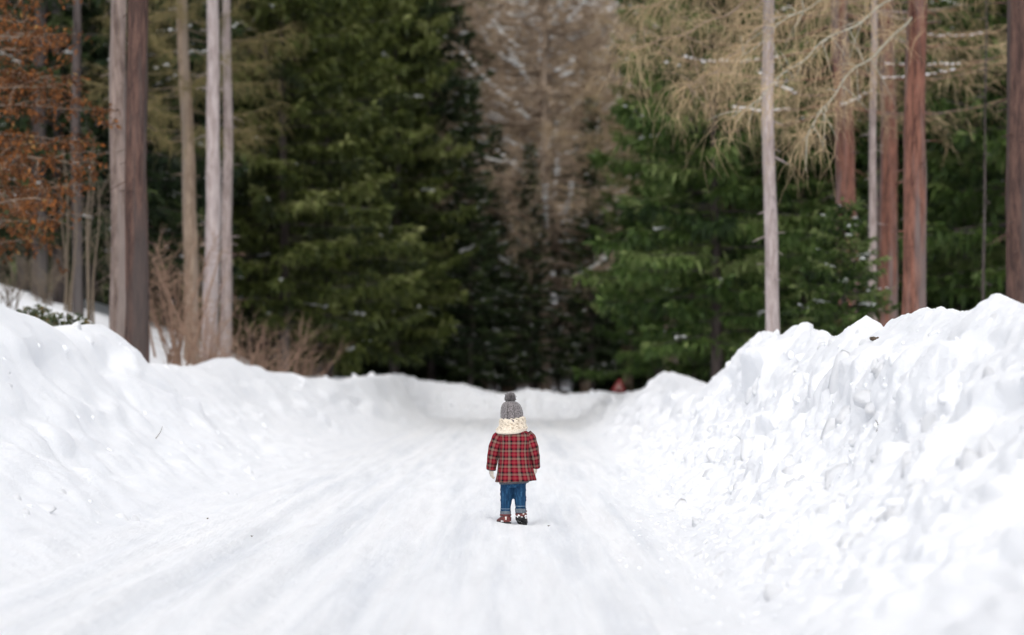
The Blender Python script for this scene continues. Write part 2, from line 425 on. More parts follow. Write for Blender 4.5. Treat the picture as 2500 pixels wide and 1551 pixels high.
def snow_surface(X, Y):
    z0, up, uR, uL, vF = snow_h(X, Y)
    e = 0.03
    zx = (snow_h(X + e, Y)[0] - z0) / e
    zy = (snow_h(X, Y + e)[0] - z0) / e
    zx, zy = np.clip(zx, -2.5, 2.5), np.clip(zy, -2.5, 2.5)
    nn = np.sqrt(1 + zx * zx + zy * zy)
    nx, ny, nz = -zx / nn, -zy / nn, 1 / nn
    bankness = sstep(-0.1, 0.35, up)
    rub = sstep(-0.22, 0.1, up) * (1 - sstep(0.55, 0.9, up))
    crest = sstep(0.78, 0.92, up) * (1 - sstep(1.05, 1.3, up))
    P = (X, Y, z0)
    bl = lambda k, s: 1 - 2 * np.abs(vnoise(X * k, Y * k, z0 * k, s))
    rightness = sstep(0.0, 0.85, X)
    Yn = Y * (0.26 + 0.24 * rightness)
    big = (0.05 + 0.07 * rightness) * vnoise(X * 1.0, Yn * 1.0, z0 * 1.2, 11) + (0.03 + 0.03 * rightness) * vnoise(X * 2.2, Yn * 2.2, z0 * 2.4, 12)
    blocks, lumps, fine = np.zeros(X.shape), np.zeros(X.shape), np.zeros(X.shape)
    on = (bankness > 0.01) & (up < 1.5) & (Y > 7) & (Y < 75)
    if on.any():
        x_, y_, z_ = X[on], Yn[on], z0[on]
        d1, gap, pl = worley_blocks(x_ * 1.5, y_ * 1.7, z_ * 1.7, 21)
        blocks[on] = 0.2 * pl * sstep(0.0, 0.3, gap)
        d1b, gapb, plb = worley_blocks(x_ * 4.0, y_ * 4.4, z_ * 4.2, 22)
        lumps[on] = 0.075 * (0.55 - d1b) + 0.04 * plb * sstep(0, 0.3, gapb)
        nearb = Y[on] < 32
        f_ = np.zeros(x_.shape)
        f_[nearb] = 0.045 * (0.55 - worley_blocks(x_[nearb] * 10.0, y_[nearb] * 12.0, z_[nearb] * 10.0, 23)[0])
        fine[on] = f_
    d = bankness * big * (1 - 0.8 * crest)
    d = d + sstep(0.25, 0.6, up) * (0.6 + 0.4 * rightness) * blocks * (1 - 0.75 * crest)
    d = d + (0.45 + 0.55 * rub) * bankness * lumps * (0.8 + 0.2 * rightness) * (0.55 + 0.9 * sstep(-.3, .5, vnoise(X * .8, Y * .5, 0, 33))) * (1 - 0.5 * crest)
    d = d + bankness * fine * (0.5 + 0.7 * rub) * (0.4 + 0.6 * rightness) * (1 - 0.5 * crest)
    d = d + bankness * (0.35 + 0.65 * rightness) * (0.018 * vnoise(X * 6, Yn * 7, z0 * 6, 31) + 0.014 * np.abs(vnoise(X * 13, Yn * 14, z0 * 13, 34)) + 0.008 * vnoise(X * 27, Yn * 30, z0 * 27, 35))
    # the driven strip: tracks that run along the road, plus trodden unevenness
    road = 1 - bankness
    bend = X + 0.04 * np.sin(Y * 0.11) + 0.02 * vnoise(Y * 0.2, 0.5, 0, 41)
    tr = 0.010 * vnoise(bend * 2.6, Y * 0.08, 0, 42) + 0.009 * vnoise(bend * 7, Y * 0.2, 0, 43) + 0.008 * vnoise(bend * 15, Y * 0.5, 0, 44)
    for c, dep, wd in ((-1.55, 0.016, 0.13), (-1.05, 0.009, 0.07), (-0.55, 0.013, 0.12), (0.42, 0.012, 0.1), (0.68, 0.008, 0.06)):
        tr = tr - dep * np.exp(-((bend - c) / wd) ** 4) * (0.7 + 0.5 * vnoise(Y * 0.4, c * 3.1, 0, 45))
        tr = tr + 0.5 * dep * np.exp(-((np.abs(bend - c) - wd * 1.35) / 0.045) ** 2) * (0.6 + 0.6 * vnoise(Y * 0.9, c * 5.1, 0, 48))
    tr = tr + 0.004 * vnoise(X * 4, Y * 1.5, 0, 46) + 0.004 * vnoise(X * 13, Y * 6, 0, 47)
    far = 1 - 0.5 * sstep(20, 45, Y)
    d = d + road * tr * far * 3.0
    ex = sstep(1.3, 2.0, up)
    d = d * (1 - 0.5 * ex)
    return X + nx * d, Y + ny * d, z0 + nz * d

def rows():
    a = [np.arange(-22, 5.0, 0.6), np.arange(5.0, 8.6, 0.12)]
    y = 8.6; g = []
    while y < 68.2:
        g.append(y); y += max(0.015, y * 0.0017) if y < 30 else y * 0.003
    return np.concatenate(a + [np.array(g), [68.2]])
def grid_mesh(name, xs, ys, mat, sink_l=False, sink_r=False, sink_back=False):
    Xg, Yg = np.meshgrid(xs, ys)
    A, B, C = snow_surface(Xg, Yg)
    if sink_l: C[:, 0] -= 0.9
    if sink_r: C[:, -1] -= 0.9
    if sink_back: C[-1, :] -= 0.9
    V = np.stack([A, B, C], -1).reshape(-1, 3)
    n, m = len(ys), len(xs)
    i = np.arange(n - 1)[:, None] * m; j = np.arange(m - 1)[None]
    Q = np.stack([i + j, i + j + 1, i + m + j + 1, i + m + j], -1).reshape(-1, 4)
    up = snow_h(Xg, Yg)[1] + 0.10 * vnoise(Xg * 1.5, Yg * 0.6, 0, 51) + 0.06 * vnoise(Xg * 5, Yg * 3, 0, 52)
    return obj(name, mesh_np(name, V, Q, [mat], True, (1 - sstep(-0.22, 0.3, up)).ravel()))
ROWS = rows()
XS_L = np.concatenate([np.linspace(-14, -7, 18)[:-1], np.linspace(-7, -5, 26)[:-1], np.linspace(-5, -2.0, 74)])
XS_M = np.linspace(-2.0, 0.9, 96)
XS_R = np.concatenate([np.linspace(0.9, 3.1, 120)[:-1], np.linspace(3.1, 4.2, 24)[:-1], np.linspace(4.2, 9, 16)])
tag(grid_mesh("snowy_road", XS_M, ROWS, M['snow']), "white snow-packed road with faint lengthwise wheel tracks", kind="structure")
bank_l = tag(grid_mesh("snow_bank_left", XS_L, ROWS, M['snow'], sink_l=True), "long ploughed snow bank with rounded tops on the left of the road", kind="structure")
bank_r = tag(grid_mesh("snow_bank_right", XS_R, ROWS, M['snow'], sink_r=True), "tall broken ploughed snow bank on the right of the road", kind="structure")
bank_f = tag(grid_mesh("snow_bank_far", np.concatenate([np.linspace(-14, -4.5, 40)[:-1], np.linspace(-4.5, 4.5, 190)[:-1], np.linspace(4.5, 9, 20)]),
             np.concatenate([np.linspace(68.2, 73.2, 70)[:-1], np.linspace(73.2, 78, 16)]), M['snow'], sink_l=True, sink_r=True, sink_back=True),
             "low snow bank closing the far end of the road", kind="structure")

def mat_floor():
    m, nt, b = new_mat("forest_floor")
    tc = N(nt, "ShaderNodeTexCoord")
    n1 = noise(nt, 0.55, 5, 0.65, tc.outputs["Object"])
    n2 = noise(nt, 9.0, 5, 0.7, tc.outputs["Object"])
    litter = ramp(nt, [(0.3, (0.03, 0.02, 0.014)), (0.7, (0.1, 0.065, 0.042))])
    nt.links.new(n2.outputs[0], litter.inputs[0])
    sep = N(nt, "ShaderNodeSeparateXYZ"); nt.links.new(tc.outputs["Object"], sep.inputs[0])
    # open ground beside the road keeps its snow; deep under the wood only patches reach the floor
    mr = N(nt, "ShaderNodeMapRange"); mr.inputs[1].default_value = 56; mr.inputs[2].default_value = 84; mr.inputs[3].default_value = 0.42; mr.inputs[4].default_value = -0.09
    nt.links.new(sep.outputs[1], mr.inputs[0])
    ad = N(nt, "ShaderNodeMath", operation='ADD'); nt.links.new(n1.outputs[0], ad.inputs[0]); nt.links.new(mr.outputs[0], ad.inputs[1])
    r = ramp(nt, [(0.47, (0, 0, 0)), (0.54, (1, 1, 1))])
    nt.links.new(ad.outputs[0], r.inputs[0])
    mx = N(nt, "ShaderNodeMix", data_type='RGBA')
    nt.links.new(r.outputs[0], mx.inputs[0]); nt.links.new(litter.outputs[0], mx.inputs[6]); mx.inputs[7].default_value = (0.85, 0.87, 0.9, 1)
    nt.links.new(mx.outputs[2], b.inputs["Base Color"])
    bump(nt, b, n2.outputs[0], 0.5, 0.05)
    b.inputs["Roughness"].default_value = 0.9
    return m
def ground_axis(lo, hi, c0, c1):
    return np.concatenate([np.linspace(lo, c0, 24)[:-1], np.arange(c0, c1, 0.8), np.linspace(c1, hi, 24)])
gx, gy = ground_axis(-420, 420, -30, 30), ground_axis(-260, 620, -20, 130)
GX, GY = np.meshgrid(gx, gy)
GZ = floor_h(GX, GY)
inside = sstep(-14.6, -13.2, GX) * sstep(9.4, 8.2, GX) * sstep(79, 77, GY) * sstep(-23, -21, GY)
GZ = GZ - inside * (0.4 + np.maximum(0, GZ + 0.1))
mask = (GX > -13.6) & (GX < 8.6) & (GY > -21.5) & (GY < 77.5)
GZ = np.where(mask, np.minimum(GZ, -0.5), GZ)
n, m_ = len(gy), len(gx)
i = np.arange(n - 1)[:, None] * m_; j = np.arange(m_ - 1)[None]
Q = np.stack([i + j, i + j + 1, i + m_ + j + 1, i + m_ + j], -1).reshape(-1, 4)
tag(obj("forest_ground", mesh_np("forest_ground", np.stack([GX, GY, GZ], -1).reshape(-1, 3), Q, [mat_floor()], True)), "forest floor of snow and brown needle litter rising behind the trees", kind="structure")

def ground_z(x, y):
    x, y = np.array([float(x)]), np.array([float(y)])
    if -13.5 < x[0] < 8.6 and y[0] < 77.5:
        return float(snow_h(x, y)[0][0])
    return float(floor_h(x, y)[0])

# loose clods of snow
def ico(sub=1):
    import bmesh
    bm = bmesh.new(); bmesh.ops.create_icosphere(bm, subdivisions=sub, radius=1.0)
    V = np.array([v.co[:] for v in bm.verts]); T = np.array([[v.index for v in f.verts] for f in bm.faces]); bm.free()
    return V, T
ICO1, ICO2 = ico(1), ico(2)
rng = np.random.default_rng(5)
def clod_shape(k, base=ICO2):
    V, T = base
    r = 1 + 0.34 * vnoise(V[:, 0] * 1.3 + k * 7, V[:, 1] * 1.3, V[:, 2] * 1.3, 60 + k) + 0.16 * vnoise(V[:, 0] * 3 + k, V[:, 1] * 3, V[:, 2] * 3, 80 + k)
    # flat broken faces
    out = V * r[:, None]
    rg = np.random.default_rng(k)
    for q in range(9):
        nrm = rg.standard_normal(3); nrm /= np.linalg.norm(nrm); dd = rg.uniform(0.45, 0.8)
        over = np.maximum(0, out @ nrm - dd)
        out = out - over[:, None] * nrm * 0.85
    return out * np.array([1.0, 0.85, 0.72]), T
CLODS = [mesh_np("snow_clod", *clod_shape(k), mats=[M['snow']], smooth=True) for k in range(8)]   # no 'tint': loose snow
def surf(x, y):
    a, b, c = snow_surface(np.array([float(x)]), np.array([float(y)]))
    return float(a[0]), float(b[0]), float(c[0])
def rand_rot(n, rng):
    q = rng.standard_normal((n, 4)); q /= np.linalg.norm(q, axis=1)[:, None]
    a, b, c, d = q.T
    return np.stack([np.stack([1-2*(c*c+d*d), 2*(b*c-a*d), 2*(b*d+a*c)], -1), np.stack([2*(b*c+a*d), 1-2*(b*b+d*d), 2*(c*d-a*b)], -1), np.stack([2*(b*d-a*c), 2*(c*d+a*b), 1-2*(b*b+c*c)], -1)], 1)
def scatter(mb, shapes, x, y, size, sink, rng):
    A, B, C = snow_surface(x, y)
    P = np.stack([A, B, C - size * sink], -1)
    R = rand_rot(len(x), rng) * (size[:, None] * rng.uniform(.75, 1.25, (len(x), 3)))[:, None, :]
    which = rng.integers(0, len(shapes), len(x))
    for k, (V, T) in enumerate(shapes):
        ii = np.where(which == k)[0]
        if not len(ii): continue
        W = np.einsum('nij,vj->nvi', R[ii], V) + P[ii][:, None]
        TT = T[None] + (np.arange(len(ii)) * len(V))[:, None, None]
        mb.add(W.reshape(-1, 3), None, TT.reshape(-1, 3), 0.0)
SH2 = [clod_shape(k) for k in range(10)]
SH1 = [clod_shape(k + 20, ICO1) for k in range(6)]
def along(y0, y1, n, p=1.3):
    return y0 + (y1 - y0) * rng.random(n) ** p
# clods large enough to pick out one by one
def single(x, y, s, bank, sink):
    X_, Y_, Z_ = surf(x, y)
    o = obj("snow_clod", CLODS[rng.integers(0, 8)], bank, (X_, Y_, Z_ - s * sink))
    o.rotation_euler = tuple(rng.uniform(0, 6.28, 3))
    o.scale = tuple(s * rng.uniform(.5, 1.45, 3))
for y in along(10.5, 26, 100):
    u = rng.uniform(0.05, 0.85); single(FOOT_R(y) + u * (XR - FOOT_R(y)), y, 0.05 + 0.14 * u * rng.random() ** 2 + 0.03 * rng.random(), bank_r, 0.5)
for y in along(15, 32, 36):
    u = rng.uniform(0.05, 0.8); single(FOOT_L(y) + u * (XL(y) - FOOT_L(y)), y, 0.05 + 0.09 * rng.random() ** 2, bank_l, 0.62)
for (ix, iy, s, b) in [(1900, 1452, .09, bank_r), (1880, 1390, .06, bank_r), (1735, 1340, .04, bank_r), (1850, 1288, .07, bank_r), (1800, 1275, .05, bank_r), (2110, 1335, .06, bank_r),
                       (2085, 1075, .05, bank_r), (555, 1207, .04, bank_l), (575, 1210, .025, bank_l), (330, 1270, .05, bank_l), (95, 1240, .09, bank_l), (35, 1215, .08, bank_l), (60, 1262, .04, bank_l)]:
    Ds = np.arange(9.5, 40, 0.1)                         # along the sight line until it meets the snow
    D = float(Ds[int(np.argmax(snow_h(px(ix, Ds), Ds)[0] >= pz(iy, Ds)))])
    single(px(ix, D), D, s, b, 0.25)
for y in along(12.5, 30, 26):                            # ragged crests
    single(XR + rng.normal(-0.06, 0.12), y, 0.06 + 0.1 * rng.random(), bank_r, 0.5)
for y in along(24, 58, 26):
    single(float(XL(y)) + rng.normal(0.05, 0.12), y, 0.06 + 0.09 * rng.random(), bank_l, 0.5)
# the crumbled rest
for bank, foot, crest_, y0, y1, n2, n1 in ((bank_r, FOOT_R, lambda y: XR + 0 * y, 9.6, 36, 480, 2200), (bank_l, FOOT_L, XL, 13, 42, 60, 4)):
    mb = MB()
    y = along(y0, y1, n2); u = np.clip(rng.beta(1.6, 1.8, n2) * 0.98, 0, 1)
    scatter(mb, SH2, foot(y) + u * (crest_(y) - foot(y)), y, 0.02 + 0.055 * rng.random(n2) ** 2, 0.5, rng)
    y = along(y0, y1 - 6, n1); u = np.where(rng.random(n1) < 0.75, rng.normal(0.2, 0.2, n1), rng.uniform(0, 0.95, n1)).clip(-0.35, 0.97)
    scatter(mb, SH1, foot(y) + u * (crest_(y) - foot(y)), y, 0.007 + 0.022 * rng.random(n1) ** 2.5, 0.3, rng)
    tag(obj("snow_crumbs", mb.mesh("snow_crumbs", [M['snow']], True), bank), kind="stuff")
mb = MB(); n2 = 500
scatter(mb, SH2[:5], rng.uniform(-6, 5, n2), rng.uniform(68.8, 72.2, n2), 0.05 + 0.13 * rng.random(n2) ** 2, 0.35, rng)
tag(obj("snow_crumbs", mb.mesh("snow_crumbs", [M['snow']], True), bank_f), kind="stuff")

# ------------------------------------------------------------------ vegetation
UP = np.array([0, 0, 1.0])
def unit(a):
    return a / (np.linalg.norm(a, axis=-1, keepdims=True) + 1e-9)

def sprays(mb, base, dirv, length, width, rng, tint, flat=0.45):
    """diamond-shaped leafy sprays"""
    n = len(base)
    dirv = unit(dirv)
    rnd = rng.standard_normal((n, 3)); rnd[:, 2] *= flat
    side = unit(np.cross(dirv, np.cross(rnd, dirv)) if False else rnd - dirv * np.sum(rnd * dirv, 1, keepdims=True))
    L = np.asarray(length)[:, None]; W = np.asarray(width)[:, None]
    mid = base + dirv * L * 0.45
    V = np.stack([base, mid + side * W, base + dirv * L - UP * L * 0.12, mid - side * W], 1).reshape(-1, 3)
    Q = np.arange(n * 4).reshape(-1, 4)
    mb.add(V, Q, None, np.repeat(tint, 4))

def ribbons(mb, base, d0, length, width, droop, rng, tint, seg=3):
    """thin hanging twigs"""
    n = len(base)
    d = unit(d0); L = np.asarray(length)[:, None] / seg
    side = unit(np.cross(d, rng.standard_normal((n, 3))))
    P = [base]; cur = base
    dd = d
    for k in range(seg):
        cur = cur + dd * L; P.append(cur)
        dd = unit(dd + np.asarray(droop)[:, None] * (-UP) + 0.18 * rng.standard_normal((n, 3)))
    W = np.asarray(width)[:, None]
    V = []
    for k, p in enumerate(P):
        wk = W * (1 - 0.75 * k / seg)
        V += [p + side * wk * 0.5, p - side * wk * 0.5]
    V = np.stack(V, 1).reshape(-1, 3)
    i = np.arange(n)[:, None] * (2 * (seg + 1)); k = np.arange(seg)[None] * 2
    Q = np.stack([i + k, i + k + 1, i + k + 3, i + k + 2], -1).reshape(-1, 4)
    mb.add(V, Q, None, np.repeat(tint, 2 * (seg + 1)))
    return P[-1]

def blob_snow(mb, pts, sizes, rng):
    V0, T0 = ICO1
    for p, s in zip(pts, sizes):
        V = V0 * (1 + 0.2 * rng.standard_normal((len(V0), 1))) * s * np.array([1.2, 1.2, 0.45])
        mb.add(V + p, None, T0)

def make_spruce(seed, H, R, z0, dens=1.0, spray=0.2, zmax=None, hang=0.35, snow=60, ssize=1.0, limb=True, whorl=0.46, power=0.75):
    rng = np.random.default_rng(seed)
    crown, wood, sn = MB(), MB(), MB()
    tr = max(0.06, H * 0.0075)
    zz = np.linspace(-0.6, H, 26)
    P = np.stack([0.04 * np.sin(zz * 0.5 + seed), 0.04 * np.cos(zz * 0.4 + seed), zz], 1)
    tube(wood, P, tr * (1 - zz / H * 0.97).clip(0.02) * (1 + 0.35 * np.exp(-(zz + 0.6) * 2)), 10)
    z = z0
    spts, ssz = [], []
    while z < H - 0.3:
        k = rng.integers(5, 8)
        a0 = rng.uniform(0, 6.28)
        for q in range(k):
            az = a0 + q * 2 * PI / k + rng.normal(0, 0.22)
            zb = z + rng.normal(0, 0.1)
            L = (R * max(0.02, 1 - zb / H) ** power + 0.12) * rng.uniform(0.6, 1.12)
            if zb < z0 + 1.2: L *= rng.uniform(0.55, 0.95)
            low = 1 - zb / H
            h = np.array([math.cos(az), math.sin(az), 0]); pr = np.array([-h[1], h[0], 0])
            dr, upc = 0.1 + 0.42 * low * rng.uniform(.7, 1.3), 0.12 + 0.28 * low * rng.uniform(.6, 1.4)
            bend = rng.normal(0, 0.12)
            ax = lambda s: (np.outer(s * L, h) + np.outer(bend * s * s * L, pr) + np.outer(L * (0.22 * (1 - low) * s + 0.06 * s - dr * s ** 2 + upc * s ** 3), UP) + (0, 0, zb))
            if limb:
                s = np.linspace(0, 1, 5)
                tube(wood, ax(s), (0.012 + 0.009 * L) * (1 - 0.85 * s), 3, cap=False)
            nt_ = int(max(6, L * 17 * dens))
            s = rng.uniform(0.1, 1.0, nt_) ** 0.8
            b = ax(s); tg = unit(ax(s + 0.02) - b)
            side = rng.choice([-1, 1], nt_)
            tl = (0.12 + 0.30 * L * (1.02 - s) * rng.uniform(.6, 1.15, nt_)).clip(0.1, 1.1)
            td = unit(tg * rng.uniform(.5, 1.0, nt_)[:, None] + pr * (side * rng.uniform(.6, 1.1, nt_))[:, None] - UP * rng.uniform(0.05, 0.45, nt_)[:, None])
            bt = rng.normal(0.44, 0.23)                # colour of the whole bough
            M_ = 3
            for m in range(M_):
                f = (m + rng.random(nt_) * 0.6) / M_
                base = b + td * (tl * f)[:, None]
                tint = np.clip(bt + 0.16 * rng.standard_normal(nt_) + 0.10 * (m == M_ - 1), 0, 1)
                sprays(crown, base, td + 0.25 * rng.standard_normal((nt_, 3)), spray * rng.uniform(.8, 1.4, nt_) , spray * 0.2 * rng.uniform(.7, 1.3, nt_), rng, tint)
            nh = int(nt_ * hang * 1.6)
            if nh:
                ii = rng.integers(0, nt_, nh)
                base = b[ii] + td[ii] * (tl[ii] * rng.random(nh))[:, None]
                dd = -UP + 0.35 * rng.standard_normal((nh, 3)) + 0.35 * td[ii]
                sprays(crown, base, dd, spray * rng.uniform(0.9, 2.0, nh), spray * 0.17 * rng.uniform(.7, 1.2, nh), rng, np.clip(bt - 0.06 + 0.14 * rng.standard_normal(nh), 0, 1), 1.0)
            nf_ = 7
            base = ax(rng.uniform(0.02, 0.45, nf_)) + 0.12 * rng.standard_normal((nf_, 3))
            sprays(crown, base, rng.standard_normal((nf_, 3)) * np.array([1, 1, .5]) - UP * 0.4, spray * rng.uniform(1.0, 2.0, nf_), spray * 0.25 * rng.uniform(.7, 1.3, nf_), rng, np.clip(bt + 0.15 * rng.standard_normal(nf_), 0, 1), 1.0)
            tip = ax(np.array([0.84, 0.9, 0.94, 0.97, 1.0]))
            sprays(crown, tip, np.tile(h + UP * 0.25, (5, 1)) + 0.5 * rng.standard_normal((5, 3)), np.full(5, spray * 1.3), np.full(5, spray * 0.25), rng, np.clip(bt + rng.uniform(.15, .45, 5), 0, 1))
            if snow and rng.random() < snow / 260.0:
                c0 = rng.uniform(.35, .9); c = np.clip(c0 + np.linspace(0, rng.uniform(0.1, 0.5), rng.integers(4, 14)), 0, 1)
                spts += list(ax(c) + np.array([0, 0, 0.05]) + 0.02 * rng.standard_normal((len(c), 3)))
                ssz += list(ssize * rng.uniform(0.015, 0.055, len(c)))
        z += whorl * rng.uniform(0.8, 1.2)
        if zmax and z > zmax: break
    if spts: blob_snow(sn, spts, ssz, rng)
    return wood, crown, sn

def make_larch(seed, H, R, z0, trunk_r, dens=1.0, tw=0.011, whorl=0.4, snow=40, lean=(0, 0), droop=0.5, per=(3, 6), zmax=None, limb_r=1.0, sweep=0.3, ssize=1.0, limbs=True):
    rng = np.random.default_rng(seed)
    crown, wood, sn = MB(), MB(), MB()
    zz = np.concatenate([np.linspace(-0.8, 1.2, 9)[:-1], np.linspace(1.2, H, 40)])
    ph = rng.uniform(0, 6, 4)
    wob = 0.02 * np.stack([np.sin(zz * 0.8 + ph[0]) + 0.5 * np.sin(zz * 1.9 + ph[1]), np.sin(zz * 0.7 + ph[2]), 0 * zz], 1)
    P = np.stack([lean[0] * zz, lean[1] * zz, zz], 1) + wob
    rr = trunk_r * (1 - 0.92 * np.clip(zz / H, 0, 1) ** 1.15) * (1 + 0.22 * np.exp(-(zz + 0.4).clip(0) * 1.6))
    rr = rr * (1 + 0.05 * vnoise(zz * 1.3, seed * 1.7, 0, 5) + 0.03 * vnoise(zz * 4, seed * 2.7, 0, 6))
    tube(wood, P, rr, 20, jitter=0.04, rng=rng)
    for _ in range(int(H * 2.2) if limbs else 0):                        # dead stubs and twigs on the stem
        zs = rng.uniform(1.5, min(z0 + 1, H)); az = rng.uniform(0, 6.28); Ls = rng.uniform(0.04, 0.26) * (0.5 + trunk_r * 3)
        q = np.linspace(0, 1, 4)
        d_ = np.array([math.cos(az), math.sin(az), rng.uniform(-.5, .15)])
        tube(wood, np.array([lean[0] * zs, lean[1] * zs, zs]) + np.outer(q * (Ls + trunk_r), d_) - np.outer(0.15 * q * q * Ls, UP), rng.uniform(.008, .018) * (1 - .7 * q), 4, cap=False)
    spts, ssz = [], []
    z = z0
    while z < H - 0.4 and not (zmax and z > zmax):
        for q in range(rng.integers(*per)):
            az = rng.uniform(0, 6.28)
            zb = z + rng.normal(0, 0.15)
            L = (R * max(0.05, 1 - max(0, zb - z0 * 0.5) / (H - z0 * 0.5)) ** 0.6 + 0.2) * rng.uniform(0.55, 1.1)
            h = np.array([math.cos(az), math.sin(az), 0]); pr = np.array([-h[1], h[0], 0])
            b1, b2 = rng.uniform(0.15, 0.45), sweep * rng.uniform(0.7, 1.6)
            bend = rng.normal(0, 0.18)
            o0 = np.array([lean[0] * zb, lean[1] * zb, zb])
            ax = lambda s: np.outer(s * L, h) + np.outer(bend * s * s * L, pr) + np.outer(L * (-b1 * s + b2 * s ** 2), UP) + o0
            s = np.linspace(0, 1, 7)
            if limbs: tube(wood, ax(s), limb_r * (0.010 + 0.008 * L) * (1 - 0.8 * s), 4, cap=False)
            n = int(max(5, L * 15 * dens))
            s = rng.uniform(0.15, 1, n) ** 0.8
            b = ax(s); tg = unit(ax(s + .02) - b)
            d0 = tg * 0.7 + pr * (rng.choice([-1, 1], n) * rng.uniform(.3, 1, n))[:, None] + UP * rng.uniform(-0.5, 0.45, n)[:, None]
            bt = rng.normal(0.5, 0.15)
            ln = rng.uniform(0.35, 1.0, n) * (0.35 + 0.22 * L)
            tip = ribbons(crown, b, d0, ln, np.full(n, tw), np.full(n, droop) * rng.uniform(.4, 1.5, n), rng, np.clip(bt + 0.2 * rng.standard_normal(n), 0, 1), 4)
            k = n
            ii = rng.integers(0, n, k)
            b3 = b[ii] + (tip[ii] - b[ii]) * rng.uniform(.25, .9, k)[:, None]
            ribbons(crown, b3, d0[ii] * 0.4 + 0.6 * rng.standard_normal((k, 3)) - UP * 0.5, ln[ii] * rng.uniform(.3, .7, k), np.full(k, tw * 0.8), np.full(k, droop), rng, np.clip(bt + 0.1 + 0.2 * rng.standard_normal(k), 0, 1), 2)
            if snow and rng.random() < snow / 200.0:
                c = np.clip(rng.uniform(.2, .6) + np.linspace(0, rng.uniform(0.25, 0.6), rng.integers(9, 22)), 0, 1)
                spts += list(ax(c) + np.array([0, 0, 0.03]) + 0.015 * rng.standard_normal((len(c), 3)))
                ssz += list(ssize * rng.uniform(0.02, 0.055, len(c)))
        z += whorl * rng.uniform(0.7, 1.3)
    if spts: blob_snow(sn, spts, ssz, rng)
    return wood, crown, sn

def protos(fn, wood_mat, crown_mat):
    wd, cr, sn = fn
    return (wd.mesh("trunk", [M[wood_mat]], True), cr.mesh("crown", [M[crown_mat]]), sn.mesh("snow", [M['bough_snow']], True) if sn.n else None)

def plant_tree(name, proto, x, D, label, cat="tree", group=None, scale=1.0, rot=None, zoff=0.0, cx=None, sz=None):
    X_ = px(x, D) if cx is None else cx
    e = obj(name, None, None, (X_, D, ground_z(X_, D) + zoff))
    e.rotation_euler = (0, 0, rot if rot is not None else random.uniform(0, 6.28))
    e.scale = (scale, scale, sz or scale)
    tag(e, label, cat, group)
    for nm, me in zip(("trunk", "crown", "snow_patches"), proto):
        if me is not None:
            o_ = obj(nm, me, e)
            if nm == "snow_patches": o_["kind"] = "stuff"
    return e

random.seed(4)
SPA = protos(make_spruce(1, 19, 3.0, 1.7, 1.25, 0.21, snow=40, hang=0.5), 'bark_shade', 'needle')
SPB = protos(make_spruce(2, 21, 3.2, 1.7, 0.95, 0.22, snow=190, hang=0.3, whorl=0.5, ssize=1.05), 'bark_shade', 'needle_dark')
SPC = protos(make_spruce(3, 17, 3.1, 1.5, 1.25, 0.2, snow=40, hang=0.8), 'bark_shade', 'needle_right')
SPD = protos(make_spruce(4, 20, 2.9, 1.2, 1.2, 0.22, snow=26, hang=0.6), 'bark_shade', 'needle_right')
SPY = protos(make_spruce(5, 5.6, 1.9, 0.2, 1.1, 0.16, snow=70, hang=0.3, whorl=0.26), 'bark_shade', 'needle_right')

g1, g2 = "spruces left of the road", "spruces right of the road"
for (x, D, pr, s, lab, g) in [
    (800, 66, SPA, 1.12, "large olive-green spruce right of the pale trunks, boughs low over the left bank", g1),
    (690, 60, SPA, 0.98, "green spruce just right of the paired pale trunks on the left", g1),
    (965, 77, SPA, 1.08, "green spruce with light boughs directly left of the road's end", g1),
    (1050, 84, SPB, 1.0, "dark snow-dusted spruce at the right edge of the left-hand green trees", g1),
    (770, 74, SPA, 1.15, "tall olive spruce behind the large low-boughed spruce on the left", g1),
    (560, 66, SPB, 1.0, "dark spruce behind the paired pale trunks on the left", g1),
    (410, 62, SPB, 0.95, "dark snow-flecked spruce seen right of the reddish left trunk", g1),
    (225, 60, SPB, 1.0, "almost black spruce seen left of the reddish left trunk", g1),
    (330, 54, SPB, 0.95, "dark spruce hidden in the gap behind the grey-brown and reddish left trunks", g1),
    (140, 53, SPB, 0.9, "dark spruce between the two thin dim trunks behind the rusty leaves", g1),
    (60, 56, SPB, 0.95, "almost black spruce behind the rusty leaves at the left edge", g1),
    (1745, 51, SPC, 0.95, "bright green spruce with hanging boughs left of the single slim pale trunk", g2),
    (1690, 60, SPC, 0.95, "green spruce nearest the road's end on the right side", g2),
    (1610, 74, SPD, 0.85, "dark green spruce behind the snow bank at the road's end on the right", g2),
    (1860, 61, SPD, 1.0, "green spruce directly behind the single slim pale trunk on the right", g2),
    (1960, 57, SPD, 0.9, "dark green spruce between the slim pale trunk and the red-brown trunks", g2),
    (2080, 62, SPB, 1.0, "dark spruce behind the three clustered trunks on the right", g2),
    (2350, 54, SPD, 0.95, "dark green spruce between the stout red-brown trunk and the right edge", g2),
    (2490, 50, SPD, 1.0, "dark green spruce behind the trunk cut by the right edge", g2),
    (2220, 60, SPB, 1.0, "dark spruce behind the stout red-brown trunk on the right", g2),
    (2060, 39, SPY, 0.62, "small young spruce standing in front of the clustered red-brown trunks", g2)]:
    plant_tree("spruce_tree", pr, x, D, lab, "tree", g, s)

